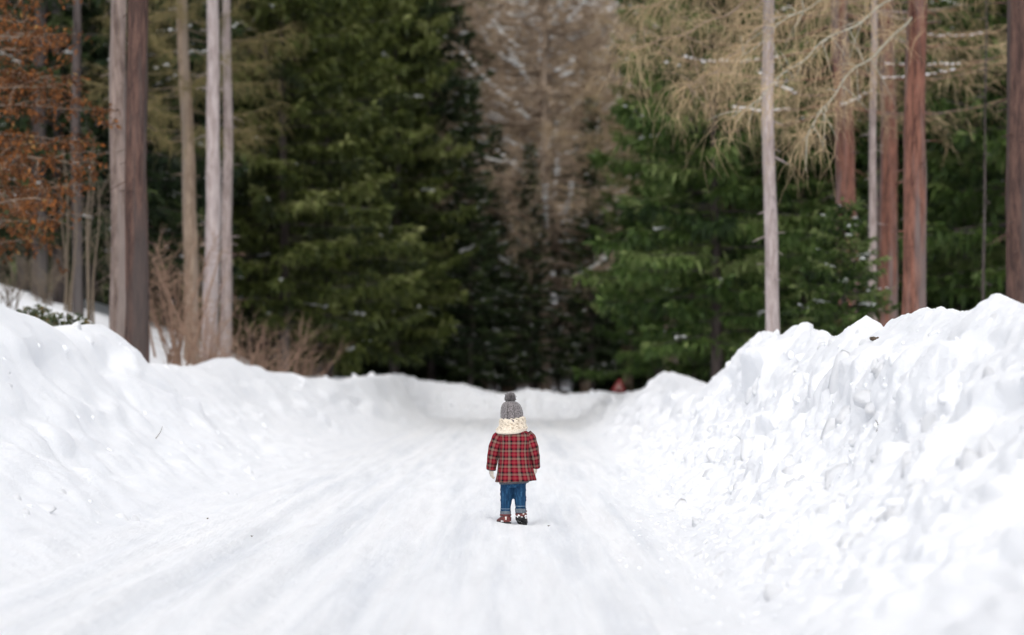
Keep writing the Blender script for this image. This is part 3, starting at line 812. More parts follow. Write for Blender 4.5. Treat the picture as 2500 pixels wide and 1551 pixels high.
# tall bare-stemmed trees: x at the base, x at the top of the picture, width in photograph pixels, distance
def tall(name, xb, xt, wpx, D, bark, crown_mat, z0, label, H=19, R=2.4, seed=0, dens=0.7, snow=0, group="tall bare-stemmed conifers", per=(3, 6), droop=0.5, zmax=None, tw=0.011, limb_r=0.6):
    X_ = px(xb, D); gz = ground_z(X_, D)
    lean = (px(xt, D) - X_) / (pz(0, D) - pz(860, D))
    pr = protos(make_larch(seed, H, R, z0, wpx * D / F / 2 * 1.12, dens, lean=(lean, 0), snow=snow, per=per, droop=droop, zmax=zmax, tw=tw, limb_r=limb_r), bark, crown_mat)
    return plant_tree(name, pr, xb, D, label, "tree", group, 1.0, 0.0)
tall("larch_tree", 291, 290, 43, 39, 'bark_brown', 'larch_olive', 8.2, "grey-brown straight trunk just left of the darker reddish trunk", seed=11)
tall("larch_tree", 328, 339, 52, 32, 'bark_dark', 'larch_olive', 7.4, "stout dark reddish trunk rising from the left bank, touching a greyer one", seed=12, H=21)
tall("larch_tree", 472, 447, 33, 48, 'bark_tan', 'larch_olive', 4.6, "slim tan trunk left of the paired pale trunks, fuzzy olive twigs above", seed=13, dens=2.2, per=(4, 7), zmax=11, limb_r=0.3)
tall("larch_tree", 514, 521, 36, 45, 'bark_pale', 'larch_olive', 8.6, "brightest pale pinkish-grey trunk, left one of the close pair", seed=14)
tall("larch_tree", 553, 554, 26, 47, 'bark_grey', 'larch_tan', 9.6, "narrow grey trunk, right one of the close pale pair", seed=15, dens=1.0)
tall("larch_tree", 612, 610, 13, 64, 'bark_shade', 'larch_olive', 10.8, "thin grey stem just right of the close pale pair", seed=16, H=14, R=1.2)
tall("larch_tree", 644, 646, 22, 65, 'bark_shade', 'larch_olive', 10.8, "dim brown trunk half hidden by the left-hand green spruce boughs", seed=17)
tall("larch_tree", 190, 186, 23, 45, 'bark_shade', 'larch_olive', 8.0, "thin dark grey trunk behind the rusty leaves on the left", seed=18)
tall("larch_tree", 95, 100, 34, 52, 'bark_shade', 'larch_olive', 9.4, "shadowy thick trunk deep in the wood near the left edge", seed=19)
R1 = tall("larch_tree", 1890, 1877, 32, 34, 'bark_pale', 'larch_tan', 6.3, "single slim pale trunk rising behind the right bank's first hump", seed=20, dens=1.2, per=(3, 6), R=3.0, H=17, zmax=9)
tall("larch_tree", 2078, 2055, 51, 45, 'bark_red', 'larch_tan', 5.6, "red-brown trunk, leftmost of the three clustered trunks on the right", seed=21, dens=0.85, per=(3, 6), R=4.2, snow=50, droop=0.5, zmax=11)
tall("larch_tree", 2134, 2131, 21, 43, 'bark_grey', 'larch_tan', 7.2, "thin grey trunk in the middle of the three clustered trunks", seed=22, H=15, R=1.8)
tall("larch_tree", 2168, 2166, 47, 47, 'bark_red', 'larch_tan', 8.4, "red-brown trunk, rightmost of the three clustered trunks", seed=23, dens=1.2, R=3.4, droop=0.7)
R5 = tall("larch_tree", 2230, 2238, 54, 33, 'bark_red', 'larch_tan', 6.8, "stout red-brown trunk on the right with a long lichen-grey branch reaching left", seed=24, H=21)
tall("larch_tree", 2488, 2490, 62, 31, 'bark_dark', 'larch_tan', 6.0, "dark greyish-brown trunk cut by the right edge", seed=25, H=21, dens=0.6, R=2.6, droop=0.7)
tall("larch_tree", 2405, 2404, 7, 40, 'bark_shade', 'larch_olive', 6.8, "thin brown sapling stem between the stout red-brown trunk and the right edge", seed=26, H=9, R=0.8)
tall("larch_tree", 1640, 1640, 30, 66, 'bark_tan', 'larch_tan', 6.2, "tan feathery larch whose twigs hang behind the bright green right spruce", seed=27, dens=1.1, per=(5, 8), R=4.0, snow=30, H=20)
tall("larch_tree", 1780, 1770, 30, 63, 'bark_tan', 'larch_tan', 6.6, "tan feathery larch above the green spruce behind the slim pale trunk", seed=28, dens=1.1, per=(5, 8), R=4.0, snow=30, H=20)

# the lichen-grey branch reaching left from the stout trunk
def branch_part(owner, pts, rad, twigs, seed, mat_w, mat_t, tl=(0.35, 0.9), name="branch"):
    rng = np.random.default_rng(seed)
    P = np.array([(px(x, D), D, pz(y, D)) for x, y, D in pts]) - np.array(owner.location)
    t = np.linspace(0, 1, len(P)); s = np.linspace(0, 1, 26)
    C = np.stack([np.interp(s, t, P[:, k]) for k in range(3)], 1) + 0.02 * np.stack([np.sin(s * 23 + k * 2) for k in range(3)], 1)
    mb = MB(); tube(mb, C, rad * (1 - 0.75 * s), 7, jitter=0.12, rng=rng)
    for k in range(12):
        i = rng.integers(6, 25); d = unit(C[min(25, i + 1)] - C[i - 1] + 0.9 * rng.standard_normal(3) * np.array([1, .6, 1]))
        q = np.linspace(0, 1, 6)[:, None]
        tube(mb, C[i] + d * q * rng.uniform(.25, .6) - UP * 0.12 * q * q, rad * 0.4 * (1 - 0.7 * q[:, 0]), 5, jitter=0.15, rng=rng)
    br = obj(name, mb.mesh(name, [M[mat_w]], True), owner)
    tb = MB(); n = twigs
    i = rng.integers(1, 26, n); b = C[i] + 0.02 * rng.standard_normal((n, 3))
    d0 = np.stack([rng.normal(-0.5, .6, n), rng.normal(0, .7, n), rng.normal(-0.1, .5, n)], 1)
    tip = ribbons(tb, b, d0, rng.uniform(*tl, n) * 1.15, np.full(n, 0.0065), rng.uniform(.25, .8, n), rng, np.clip(rng.normal(.6, .2, n), 0, 1), 5)
    ii = rng.integers(0, n, n); b3 = b[ii] + (tip[ii] - b[ii]) * rng.uniform(.2, .9, n)[:, None]
    ribbons(tb, b3, -UP + 0.7 * rng.standard_normal((n, 3)), rng.uniform(.2, .65, n), np.full(n, 0.006), np.full(n, 0.4), rng, np.clip(rng.normal(.65, .2, n), 0, 1), 3)
    obj("twigs", tb.mesh("twigs", [M[mat_t]]), br)
branch_part(R5, [(2232, 30, 33), (2170, 105, 32.4), (2090, 165, 31.8), (2030, 235, 31.2), (1990, 300, 30.8), (1965, 345, 30.5)], 0.02, 220, 71, 'lichen', 'larch_tan', (0.3, 0.95))
branch_part(R5, [(2232, -40, 33), (2120, 40, 31.6), (2000, 110, 31), (1900, 195, 30.5), (1790, 290, 30)], 0.017, 220, 72, 'lichen', 'larch_tan', (0.3, 0.95))
branch_part(R5, [(2232, -150, 33), (2080, -40, 31.8), (1930, 40, 31.3), (1800, 150, 31)], 0.016, 220, 73, 'lichen', 'larch_tan', (0.4, 1.1))

branch_part(R1, [(1878, -40, 34), (1800, 20, 33.4), (1700, 70, 33), (1600, 105, 32.6), (1520, 120, 32.3)], 0.014, 230, 74, 'bark_tan', 'larch_tan', (0.3, 0.9))
branch_part(R1, [(1879, 40, 34), (1810, 120, 33.2), (1730, 185, 32.8), (1660, 215, 32.4)], 0.013, 200, 75, 'bark_tan', 'larch_tan', (0.3, 0.9))
branch_part(R1, [(1878, -140, 34), (1770, -60, 34.6), (1660, -10, 35), (1540, 25, 35.4)], 0.014, 230, 76, 'bark_tan', 'larch_tan', (0.4, 1.0))

# bare brown larches at the end of the road
LBA = protos(make_larch(31, 23, 4.2, 3.8, 0.2, 0.85, 0.02, 0.36, 90, per=(5, 8), droop=0.35, sweep=0.55, limb_r=1.7, zmax=17, ssize=1.9), 'bark_tan', 'larch_pink')
LBB = protos(make_larch(32, 25, 4.6, 6.2, 0.22, 0.85, 0.02, 0.36, 90, per=(5, 8), droop=0.35, sweep=0.6, limb_r=1.7, zmax=19, ssize=1.9), 'bark_tan', 'larch_pink')
for (x, D, pr, s, lab) in [
    (1330, 84, LBA, 1.0, "bare brown larch with upswept snowy branches straight above the child"),
    (1240, 94, LBB, 1.0, "bare pinkish-brown larch behind the road's end, left of the upswept snowy larch"),
    (1430, 92, LBB, 1.0, "bare tan larch behind the road's end, beside the right-hand spruces"),
    (1180, 104, LBA, 1.1, "hazy brown larch farthest left at the road's end, beside the dark spruce"),
    (1530, 100, LBA, 1.1, "hazy tan larch showing above the right-hand green spruces"),
    (1320, 110, LBB, 1.1, "hazy brown larch farthest back in the middle, filling the picture's top")]:
    plant_tree("larch_tree", pr, x, D, lab, "tree", "bare larches at the end of the road", s)
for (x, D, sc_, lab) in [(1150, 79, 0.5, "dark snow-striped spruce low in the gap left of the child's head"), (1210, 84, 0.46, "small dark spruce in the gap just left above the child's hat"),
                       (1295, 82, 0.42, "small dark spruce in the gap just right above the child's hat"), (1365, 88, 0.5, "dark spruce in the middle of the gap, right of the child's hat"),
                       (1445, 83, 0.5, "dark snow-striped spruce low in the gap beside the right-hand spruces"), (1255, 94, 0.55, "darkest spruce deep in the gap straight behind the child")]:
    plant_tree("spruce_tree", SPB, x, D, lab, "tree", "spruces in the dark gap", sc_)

# the wood behind reads as one mass
def mass():
    rng = np.random.default_rng(77)
    mats = ['needle_dark', 'larch_pink', 'bark_shade']
    sp = [make_spruce(90 + k, 22, 3.4, 0.8, 0.12, 0.75, snow=0, limb=False, whorl=0.95, hang=0.5) for k in range(2)]
    la = [make_larch(95 + k, 21, 4.6, 5.5, 0.2, 0.2, 0.09, 0.75, 0, per=(4, 7), droop=0.3, sweep=0.5, limbs=False) for k in range(2)]
    Vs, Fs, Ts, Is, n = [], [], [], [], 0
    def put(mb, mi, T, tr, w=None):
        nonlocal n
        V = np.concatenate(mb.v) @ T.T + tr
        Vs.append(V); Ts.append(np.concatenate(mb.tint))
        for f in mb.q + mb.t:
            if f.shape[1] == 3: f = np.concatenate([f, f[:, :1]], 1)[:, :3]
            Fs.append(f + n); Is.append(np.full(len(f), mi))
        n += len(V)
    for k in range(84):
        if k < 60:
            y = rng.uniform(78, 118); x = rng.uniform(-34, 34) * y / 90
            if abs(x - px(1310, y)) < 5.5: x += (11 if y < 95 else 0) * np.sign(x - px(1310, y) + 1e-6)
            kind = sp if not (px(1120, y) < x < px(1950, y) and y > 92) else la
        else:
            y = rng.uniform(112, 165); x = rng.uniform(-15, 19) * y / 90; kind = la
        small = kind is la and y < 118 and k % 2 == 0
        if small: kind = sp                                 # dark undergrowth of young spruce between the larches
        wd, cr, _ = kind[k % 2]
        a = rng.uniform(0, 6.28); s = rng.uniform(.34, .5) if small else rng.uniform(.9, 1.2)
        T = s * np.array([[math.cos(a), -math.sin(a), 0], [math.sin(a), math.cos(a), 0], [0, 0, 1]])
        tr = np.array([x, y, float(floor_h(np.array([x]), np.array([y]))[0])])
        put(cr, 0 if kind is sp else 1, T, tr)
        put(wd, 2, T, tr)
    tri = [(f, i_) for f, i_ in zip(Fs, Is) if f.shape[1] == 3]; quad = [(f, i_) for f, i_ in zip(Fs, Is) if f.shape[1] == 4]
    faces, idx = [], []
    for grp in (quad, tri):
        if grp:
            faces.append(np.concatenate([f for f, _ in grp])); idx.append(np.concatenate([i_ for _, i_ in grp]))
    me = mesh_np("background_forest", np.concatenate(Vs), faces, [M[m] for m in mats], False, np.concatenate(Ts), np.concatenate(idx))
    tag(obj("background_forest", me), "dense dark wood closing the view behind the nearer trees", "forest", kind="stuff")
mass()

# rusty-leaved tree at the left edge
def rusty(seed, base, limbs):
    rng = np.random.default_rng(seed)
    wood, lf = MB(), MB()
    zz = np.linspace(-0.5, 9, 20)
    tube(wood, np.stack([0.05 * np.sin(zz), 0.05 * np.cos(zz), zz], 1), 0.1 * (1 - zz / 10.5), 10, jitter=0.04, rng=rng)
    for (z, az, L, dz) in limbs:
        h = np.array([math.cos(az), math.sin(az), 0]); pr = np.array([-h[1], h[0], 0])
        s = np.linspace(0, 1, 9)
        ax = lambda s: np.outer(s * L, h) + np.outer(0.15 * L * np.sin(s * 4 + z), pr) + np.outer(L * (0.15 * s + dz * s * s), UP) + (0, 0, z)
        tube(wood, ax(s), 0.015 * (1 - 0.8 * s), 5, cap=False)
        n = int(L * 20)
        s = rng.uniform(.1, 1, n); b = ax(s)
        d0 = h * 0.6 + 0.8 * rng.standard_normal((n, 3)) * np.array([1, 1, .55])
        ln = rng.uniform(.25, .7, n)
        tip = ribbons(wood, b, d0, ln, np.full(n, 0.01), np.full(n, 0.12), rng, np.full(n, .5), 3)
        k = n * 12
        ii = rng.integers(0, n, k)
        p = b[ii] + (tip[ii] - b[ii]) * rng.beta(3, 1.2, k)[:, None] * 1.05 + 0.035 * rng.standard_normal((k, 3))
        sprays(lf, p, rng.standard_normal((k, 3)) - UP * 0.6, rng.uniform(.05, .1, k), rng.uniform(.014, .027, k), rng, np.clip(rng.normal(.42, .24, k), 0, 1), 1.0)
    return wood.mesh("trunk", [M['bark_tan']]), lf.mesh("crown", [M['rust']]), None
rg = np.random.default_rng(8)
limbs = [(z, rg.uniform(-0.9, 0.9) if rg.random() < .7 else rg.uniform(0, 6.28), rg.uniform(1.0, 2.0), rg.uniform(-.25, .1)) for z in np.arange(0.9, 8.6, 0.17)]
plant_tree("beech_tree", rusty(3, 0, limbs), -105, 33, "rusty-orange leafy tree overhanging at the upper left edge", "tree", None, 1.0, 0.0)

# bare shrubs and saplings
def shrub_mesh(seed, Hh, n, spread, tw=0.011, fine=26, mt='shrub'):
    rng = np.random.default_rng(seed)
    st, tg_ = MB(), MB()
    for k in range(n):
        az = rng.uniform(0, 6.28); out = spread * rng.uniform(.2, 1); h = Hh * rng.uniform(.55, 1)
        s = np.linspace(0, 1, 9); off = rng.normal(0, 0.12, 2)
        P = np.stack([off[0] + math.cos(az) * out * s ** 1.3 * h, off[1] + math.sin(az) * out * s ** 1.3 * h, h * s - 0.3 * (s == 0)], 1) + 0.03 * np.stack([np.sin(s * 7 + k), np.cos(s * 6 + k), 0 * s], 1)
        tube(st, P, (0.008 + 0.008 * h) * (1 - 0.8 * s), 5, cap=False)
        m = int(fine * h)
        t = rng.uniform(.2, 1, m)
        b = np.stack([np.interp(t, s, P[:, q]) for q in range(3)], 1)
        d = unit(rng.standard_normal((m, 3)) * np.array([1, 1, .4]) + UP * 0.9)
        tip = ribbons(tg_, b, d, rng.uniform(.2, .75, m), np.full(m, tw), np.full(m, -0.05), rng, np.clip(rng.normal(.5, .2, m), 0, 1), 3)
        ii = rng.integers(0, m, m * 2); b2 = b[ii] + (tip[ii] - b[ii]) * rng.uniform(.3, .9, m * 2)[:, None]
        ribbons(tg_, b2, d[ii] + 0.8 * rng.standard_normal((m * 2, 3)), rng.uniform(.1, .35, m * 2), np.full(m * 2, tw * .8), np.zeros(m * 2), rng, np.clip(rng.normal(.55, .2, m * 2), 0, 1), 2)
    return st.mesh("stems", [M[mt]], True), tg_.mesh("twigs", [M[mt]])
def plant_shrub(pr, x, D, lab, s=1.0, cat="shrub", name="bare_shrub", grp="bare shrubs behind the left bank"):
    X_ = px(x, D)
    e = obj(name, None, None, (X_, D, ground_z(X_, D) - 0.05)); e.scale = (s, s, s); e.rotation_euler[2] = random.uniform(0, 6.28)
    tag(e, lab, cat, grp)
    obj("stems", pr[0], e); obj("twigs", pr[1], e)
SHA, SHB, SHC = shrub_mesh(1, 2.6, 12, 0.5, 0.011, 12), shrub_mesh(2, 1.6, 11, 0.75, 0.010, 11), shrub_mesh(3, 3.6, 3, 0.1, 0.009, 7, 'shrub_dark')
SHD = shrub_mesh(4, 1.6, 12, 0.8, 0.011, 12, 'shrub_dark')
for (pr, x, D, s, lab) in [
    (SHA, 420, 42, 1.0, "tall tan leafless shrub just right of the dark reddish left trunk"),
    (SHA, 480, 40, 0.8, "tan leafless shrub at the foot of the slim tan trunk"),
    (SHB, 545, 42, 0.9, "brown twiggy shrub at the foot of the close pale trunk pair"),
    (SHB, 610, 44, 1.0, "purplish-brown twiggy shrub right of the close pale trunk pair"),
    (SHB, 665, 47, 1.0, "brown twiggy shrub under the left edge of the green spruces"),
    (SHB, 740, 50, 0.75, "low brown twiggy shrub under the large olive-green spruce"),
    (SHC, 222, 42, 1.0, "thin upright greenish saplings left of the grey-brown straight trunk"),
    (SHC, 160, 44, 1.0, "thin upright saplings in front of the snowy slope on the left"),
    (SHD, 20, 38, 0.55, "reddish twiggy shrub on the snowy slope at the left edge"),
    (SHD, 110, 50, 0.7, "grey twiggy shrub behind the snowy slope on the left"),
    (SHC, 275, 48, 0.9, "thin leafless stems seen between the thin dark trunk and the grey-brown trunk")]:
    plant_shrub(pr, x, D, lab, s)
# the slanting forked stem in front of the pale trunks
mb = MB(); s = np.linspace(0, 1, 14)
c0 = np.array([px(432, 41), 41, ground_z(px(432, 41), 41)])
A = np.stack([np.interp(s, [0, .5, 1], [0, .35, .72]), 0.1 * s, np.interp(s, [0, .5, 1], [-.3, 0.75, 2.1])], 1)
tube(mb, A, 0.032 * (1 - .7 * s), 7, jitter=.05, rng=rg)
B = np.stack([np.interp(s, [0, 1], [.25, -.42]), 0 * s, np.interp(s, [0, 1], [.5, 2.0])], 1)
tube(mb, B, 0.024 * (1 - .7 * s), 7, jitter=.05, rng=rg)
e = obj("sapling", mb.mesh("sapling", [M['shrub']], True), None, c0); tag(e, "slanting forked bare sapling crossing in front of the slim tan trunk", "sapling")

# evergreen bush just behind the left bank
rngb = np.random.default_rng(14)
def bush(seed, n=420, sx=.3, sz=.28):
    rng = np.random.default_rng(seed); lf = MB(); wd = MB()
    p = rng.standard_normal((n, 3)); p = unit(p) * rng.random((n, 1)) ** .4 * np.array([sx, sx * .7, sz]); p[:, 2] = np.abs(p[:, 2])
    sprays(lf, p, unit(p) + 0.6 * rng.standard_normal((n, 3)), rng.uniform(.05, .1, n), rng.uniform(.014, .026, n), rng, np.clip(rng.normal(.45, .25, n), 0, 1), 1.0)
    for k in range(14):
        q = p[rng.integers(0, n)]; t = np.linspace(0, 1, 5)[:, None]
        tube(wd, q * t + np.array([0, 0, -.3]) * (1 - t), 0.008 * (1 - .6 * t[:, 0]), 4, cap=False)
    return lf, wd
for (x, y, D, sd, lab) in [(165, 800, 29, 1, "low dark evergreen bush in the notch between the two left snow humps"), (85, 775, 31, 2, "low dark evergreen bush behind the leftmost snow hump")]:
    lf, wd = bush(sd)
    X_ = px(x, D)
    e = obj("evergreen_bush", None, None, (X_, D, pz(y + 25, D))); tag(e, lab, "bush", "evergreen bushes behind the left bank")
    obj("leaves", lf.mesh("leaves", [M['bush_leaf']]), e); obj("stems", wd.mesh("stems", [M['shrub']]), e)

# ------------------------------------------------------------------ half-buried red sign at the far right
def sign():
    D = 62.0; x0 = px(1510, D)
    gz = ground_z(x0, D)
    e = obj("warning_sign", None, None, (x0, D, gz)); tag(e, "small dull red triangular sign poking out behind the far right snow bank", "sign")
    e.rotation_euler = (0, math.radians(4), math.radians(-18))
    zc = pz(946, D) - gz
    red = mat_plain("sign_red", (0.2, 0.03, 0.035), (0.3, 0.05, 0.05), 9, 0.6)
    pale = mat_plain("sign_pale", (0.3, 0.16, 0.15), (0.4, 0.24, 0.22), 9, 0.6)
    steel = mat_plain("sign_steel", (0.15, 0.15, 0.16), (0.25, 0.25, 0.26), 9, 0.5)
    def plate(name, r, y, th, mt):
        pts = []
        for k in range(3):
            a0 = PI / 2 + k * 2 * PI / 3
            for t in np.linspace(-.6, .6, 5):
                pts.append((0.8 * r * math.cos(a0) + 0.2 * r * math.cos(a0 + t * 1.6), 0.8 * r * math.sin(a0) + 0.2 * r * math.sin(a0 + t * 1.6)))
        n = len(pts)
        V = [(p[0], y, p[1] + zc) for p in pts] + [(p[0], y + th, p[1] + zc) for p in pts] + [(0, y, zc), (0, y + th, zc)]
        Q = [(k, (k + 1) % n, n + (k + 1) % n, n + k) for k in range(n)]
        T = [((k + 1) % n, k, 2 * n) for k in range(n)] + [(n + k, n + (k + 1) % n, 2 * n + 1) for k in range(n)]
        obj(name, mesh_np(name, np.array(V), [np.array(Q), np.array(T)], [mt]), e)
    plate("plate", 0.22, 0, 0.012, red); plate("face", 0.115, -0.006, 0.005, pale)
    mb = MB(); tube(mb, [(0, .03, -.5), (0, .03, zc + .1)], 0.022, 10); obj("post", mb.mesh("post", [steel], True), e)
sign()

# ------------------------------------------------------------------ the child
def knit(name, c1, c2, scale, bmp, recess_shade=None):
    m, nt, b = new_mat(name)
    tc = N(nt, "ShaderNodeTexCoord")
    n1 = noise(nt, scale, 4, 0.7, tc.outputs["Object"])
    r = ramp(nt, [(0.36, c1), (0.62, c2)])
    nt.links.new(n1.outputs[0], r.inputs[0])
    out = r.outputs[0]
    if recess_shade:
        at = N(nt, "ShaderNodeAttribute", attribute_name="tint")
        mx = N(nt, "ShaderNodeMix", data_type='RGBA'); mx.inputs[7].default_value = (*recess_shade, 1)  # tint mixes in painted recess shade; the bobble uses it for dark yarn
        nt.links.new(at.outputs["Fac"], mx.inputs[0]); nt.links.new(out, mx.inputs[6]); out = mx.outputs[2]
    nt.links.new(out, b.inputs["Base Color"])
    bump(nt, b, n1.outputs[0], bmp, 0.006)
    b.inputs["Roughness"].default_value = 0.95; b.inputs["Specular IOR Level"].default_value = 0.1
    b.inputs["Sheen Weight"].default_value = 0.3; b.inputs["Sheen Roughness"].default_value = 0.5
    return m
def mat_plaid():
    m, nt, b = new_mat("red_plaid_wool")
    uv = N(nt, "ShaderNodeUVMap", uv_map="UVMap")
    sep = N(nt, "ShaderNodeSeparateXYZ"); nt.links.new(uv.outputs[0], sep.inputs[0])
    K, RD, DR, TN, BG, PK = (0.006, 0.006, 0.009), (0.19, 0.0025, 0.018), (0.11, 0.001, 0.009), (0.5, 0.16, 0.11), (0.185, 0.125, 0.1), (0.25, 0.042, 0.044)
    su = [(0.0, K), (0.07, K), (0.13, RD), (0.30, PK), (0.44, RD), (0.5, DR), (0.56, DR), (0.63, BG), (0.83, BG), (0.93, K)]
    sv = [(0.0, K), (0.06, K), (0.13, RD), (0.32, PK), (0.48, RD), (0.54, DR), (0.60, DR), (0.67, BG), (0.84, BG), (0.94, K)]
    outs = []
    for k, (per, st) in enumerate(((0.060, su), (0.0555, sv))):
        d = N(nt, "ShaderNodeMath", operation='DIVIDE'); d.inputs[1].default_value = per
        nt.links.new(sep.outputs[k], d.inputs[0])
        f = N(nt, "ShaderNodeMath", operation='FRACT'); nt.links.new(d.outputs[0], f.inputs[0])
        r = ramp(nt, st); nt.links.new(f.outputs[0], r.inputs[0]); outs.append(r.outputs[0])
    mx = N(nt, "ShaderNodeMix", data_type='RGBA'); mx.inputs[0].default_value = 0.5
    nt.links.new(outs[0], mx.inputs[6]); nt.links.new(outs[1], mx.inputs[7])
    nz = noise(nt, 420, 3, 0.7, uv.outputs[0])
    hs = N(nt, "ShaderNodeHueSaturation"); mr = N(nt, "ShaderNodeMapRange"); mr.inputs[3].default_value = 0.6; mr.inputs[4].default_value = 1.4
    nt.links.new(nz.outputs[0], mr.inputs[0]); nt.links.new(mr.outputs[0], hs.inputs["Value"]); nt.links.new(mx.outputs[2], hs.inputs["Color"])
    nt.links.new(hs.outputs[0], b.inputs["Base Color"])
    bump(nt, b, nz.outputs[0], 0.4, 0.002)
    b.inputs["Roughness"].default_value = 0.95; b.inputs["Specular IOR Level"].default_value = 0.1
    return m
def mat_denim():
    m, nt, b = new_mat("blue_denim")
    tc = N(nt, "ShaderNodeTexCoord")
    mp = N(nt, "ShaderNodeMapping"); mp.inputs["Scale"].default_value = (60, 60, 12); nt.links.new(tc.outputs["Object"], mp.inputs[0])
    n1 = noise(nt, 1.0, 5, 0.65, mp.outputs[0])
    r = ramp(nt, [(0.3, (0.006, 0.024, 0.06)), (0.55, (0.013, 0.055, 0.125)), (0.75, (0.04, 0.12, 0.22))])
    nt.links.new(n1.outputs[0], r.inputs[0]); nt.links.new(r.outputs[0], b.inputs["Base Color"])
    bump(nt, b, n1.outputs[0], 0.3, 0.002)
    b.inputs["Roughness"].default_value = 0.85; b.inputs["Specular IOR Level"].default_value = 0.15
    return m
C_ = {}
C_['plaid'] = mat_plaid(); C_['denim'] = mat_denim()
C_['wool'] = knit("grey_wool", (0.045, 0.04, 0.042), (0.3, 0.275, 0.28), 130, 1.0, (0.02, 0.017, 0.018))
C_['cream'] = knit("cream_wool", (0.62, 0.53, 0.42), (0.86, 0.78, 0.66), 150, 0.8, (0.4, 0.31, 0.21))
C_['glove'] = knit("oat_wool", (0.42, 0.37, 0.31), (0.74, 0.68, 0.6), 150, 0.8)
C_['grey'] = mat_plain("grey_lining", (0.06, 0.065, 0.075), (0.15, 0.155, 0.17), 120, 0.95, 0.1, 0.3)
C_['cuff'] = mat_plain("turned_denim", (0.07, 0.09, 0.115), (0.18, 0.21, 0.24), 140, 0.9, 0.1, 0.3)
C_['stitch'] = mat_plain("pale_stitching", (0.25, 0.33, 0.4), (0.4, 0.48, 0.55), 100)
C_['boot'] = mat_plain("maroon_leather", (0.06, 0.013, 0.014), (0.19, 0.045, 0.04), 70, 0.6, 0.35, 0.4)
C_['sole'] = mat_plain("black_rubber", (0.008, 0.008, 0.009), (0.03, 0.03, 0.032), 80, 0.7, 0.3, 0.3)
C_['patch'] = mat_plain("pale_patch", (0.6, 0.55, 0.5), (0.8, 0.76, 0.72), 80)
C_['skin'] = mat_plain("skin", (0.55, 0.32, 0.23), (0.62, 0.38, 0.28), 30, 0.5)
C_['eye'] = mat_plain("eye", (0.03, 0.02, 0.015), (0.04, 0.03, 0.02), 30, 0.2)

CX, CY = px(1252.5, FOCUS), FOCUS
child = obj("person", None, None, (CX, CY, float(surf(CX, CY)[2]) - 0.003))
tag(child, "toddler seen from behind in red plaid coat, grey bobble hat and jeans, standing mid-road", "person")
KX = 0.000724
def zx(v): return (v - 428) * KX
def zz_(v): return (1405 - v) * KX

def loft(rings, mats, name, parent, cap0=True, cap1=True, uvs=None, tint=None, smooth=True):
    rings = np.asarray(rings); n, s = rings.shape[:2]
    V = rings.reshape(-1, 3); i = np.arange(n - 1)[:, None] * s
    if uvs is None:
        j = np.arange(s)[None]; j2 = (j + 1) % s
    else:
        j = np.arange(s - 1)[None]; j2 = j + 1
    Q = np.stack([i + j, i + j2, i + s + j2, i + s + j], -1).reshape(-1, 4)
    T = []
    ex = []
    if cap0: ex.append(rings[0].mean(0)); c = len(V) + len(ex) - 1; T += [(c, (k + 1) % s, k) for k in range(s)]
    if cap1: ex.append(rings[-1].mean(0)); c = len(V) + len(ex) - 1; T += [(c, (n - 1) * s + k, (n - 1) * s + (k + 1) % s) for k in range(s)]
    if ex: V = np.vstack([V, ex])
    fs = [Q] + ([np.array(T)] if T else [])
    if uvs is not None: uvs = np.vstack([np.asarray(uvs).reshape(-1, 2), np.zeros((len(ex), 2))])
    if tint is not None: tint = np.concatenate([np.ravel(tint), np.zeros(len(ex))])
    return obj(name, mesh_np(name, V, fs, mats, smooth, tint, None, uvs), parent)

def remesh(mb, voxel, mats, name, parent, smooth_it=2):
    me = mb.mesh(name, [])
    o = bpy.data.objects.new(name, me); COL.objects.link(o)
    md = o.modifiers.new("r", 'REMESH'); md.mode = 'VOXEL'; md.voxel_size = voxel; md.use_smooth_shade = True
    if smooth_it:
        s = o.modifiers.new("s", 'SMOOTH'); s.iterations = smooth_it; s.factor = 0.5
    dg = bpy.context.evaluated_depsgraph_get()
    me2 = bpy.data.meshes.new_from_object(o.evaluated_get(dg))
    bpy.data.objects.remove(o); bpy.data.meshes.remove(me)
    me2.name = name
    me2.materials.clear()
    for m in mats: me2.materials.append(m)
    return obj(name, me2, parent)

def ellip(mb, c, r, base=ICO2):
    mb.add(base[0] * np.array(r) + np.array(c), None, base[1])

# body under the clothes: one skin surface
mb = MB()
S_, E_, Wr = {}, {}, {}
for sd in (-1, 1):
    S_[sd] = np.array([sd * 0.085, 0.0, 0.635])
E_[-1], Wr[-1] = np.array([zx(222), -0.005, zz_(690)]), np.array([zx(208), 0.01, zz_(865)])
E_[1], Wr[1] = np.array([zx(635), -0.012, zz_(690)]), np.array([zx(652), 0.012, zz_(845)])
tube(mb, [(0, 0, .27), (0, 0, .33), (0, 0, .45), (0, 0, .58), (0, 0, .64), (0, .002, .67), (-.004, .006, .72)], [.05, .058, .062, .075, .068, .04, .036], 16)
ellip(mb, (-.006, .01, .785), (.068, .08, .092))
ellip(mb, (-.006, .092, .772), (.011, .014, .012))
for sd in (-1, 1):
    ellip(mb, (-.006 + sd * .07, .01, .775), (.008, .014, .02))
    tube(mb, [S_[sd] * [.6, 1, 1], S_[sd], E_[sd], Wr[sd]], [.03, .032, .026, .018], 12)
for sd, hip, knee, ank in ((-1, (-.045, 0, .3), (zx(358), .012, .17), (zx(352), .0, .06)), (1, (.045, 0, .3), (zx(503), .005, .17), (zx(506), -.018, .08))):
    tube(mb, [hip, knee, ank], [.034, .03, .026], 12)
body = remesh(mb, 0.008, [C_['skin']], "body", child)
for sd in (-1, 1):
    m2 = MB(); ellip(m2, (-.006 + sd * .026, .081, .79), (.008, .006, .008)); obj("eye", m2.mesh("eye", [C_['eye']], True), body)
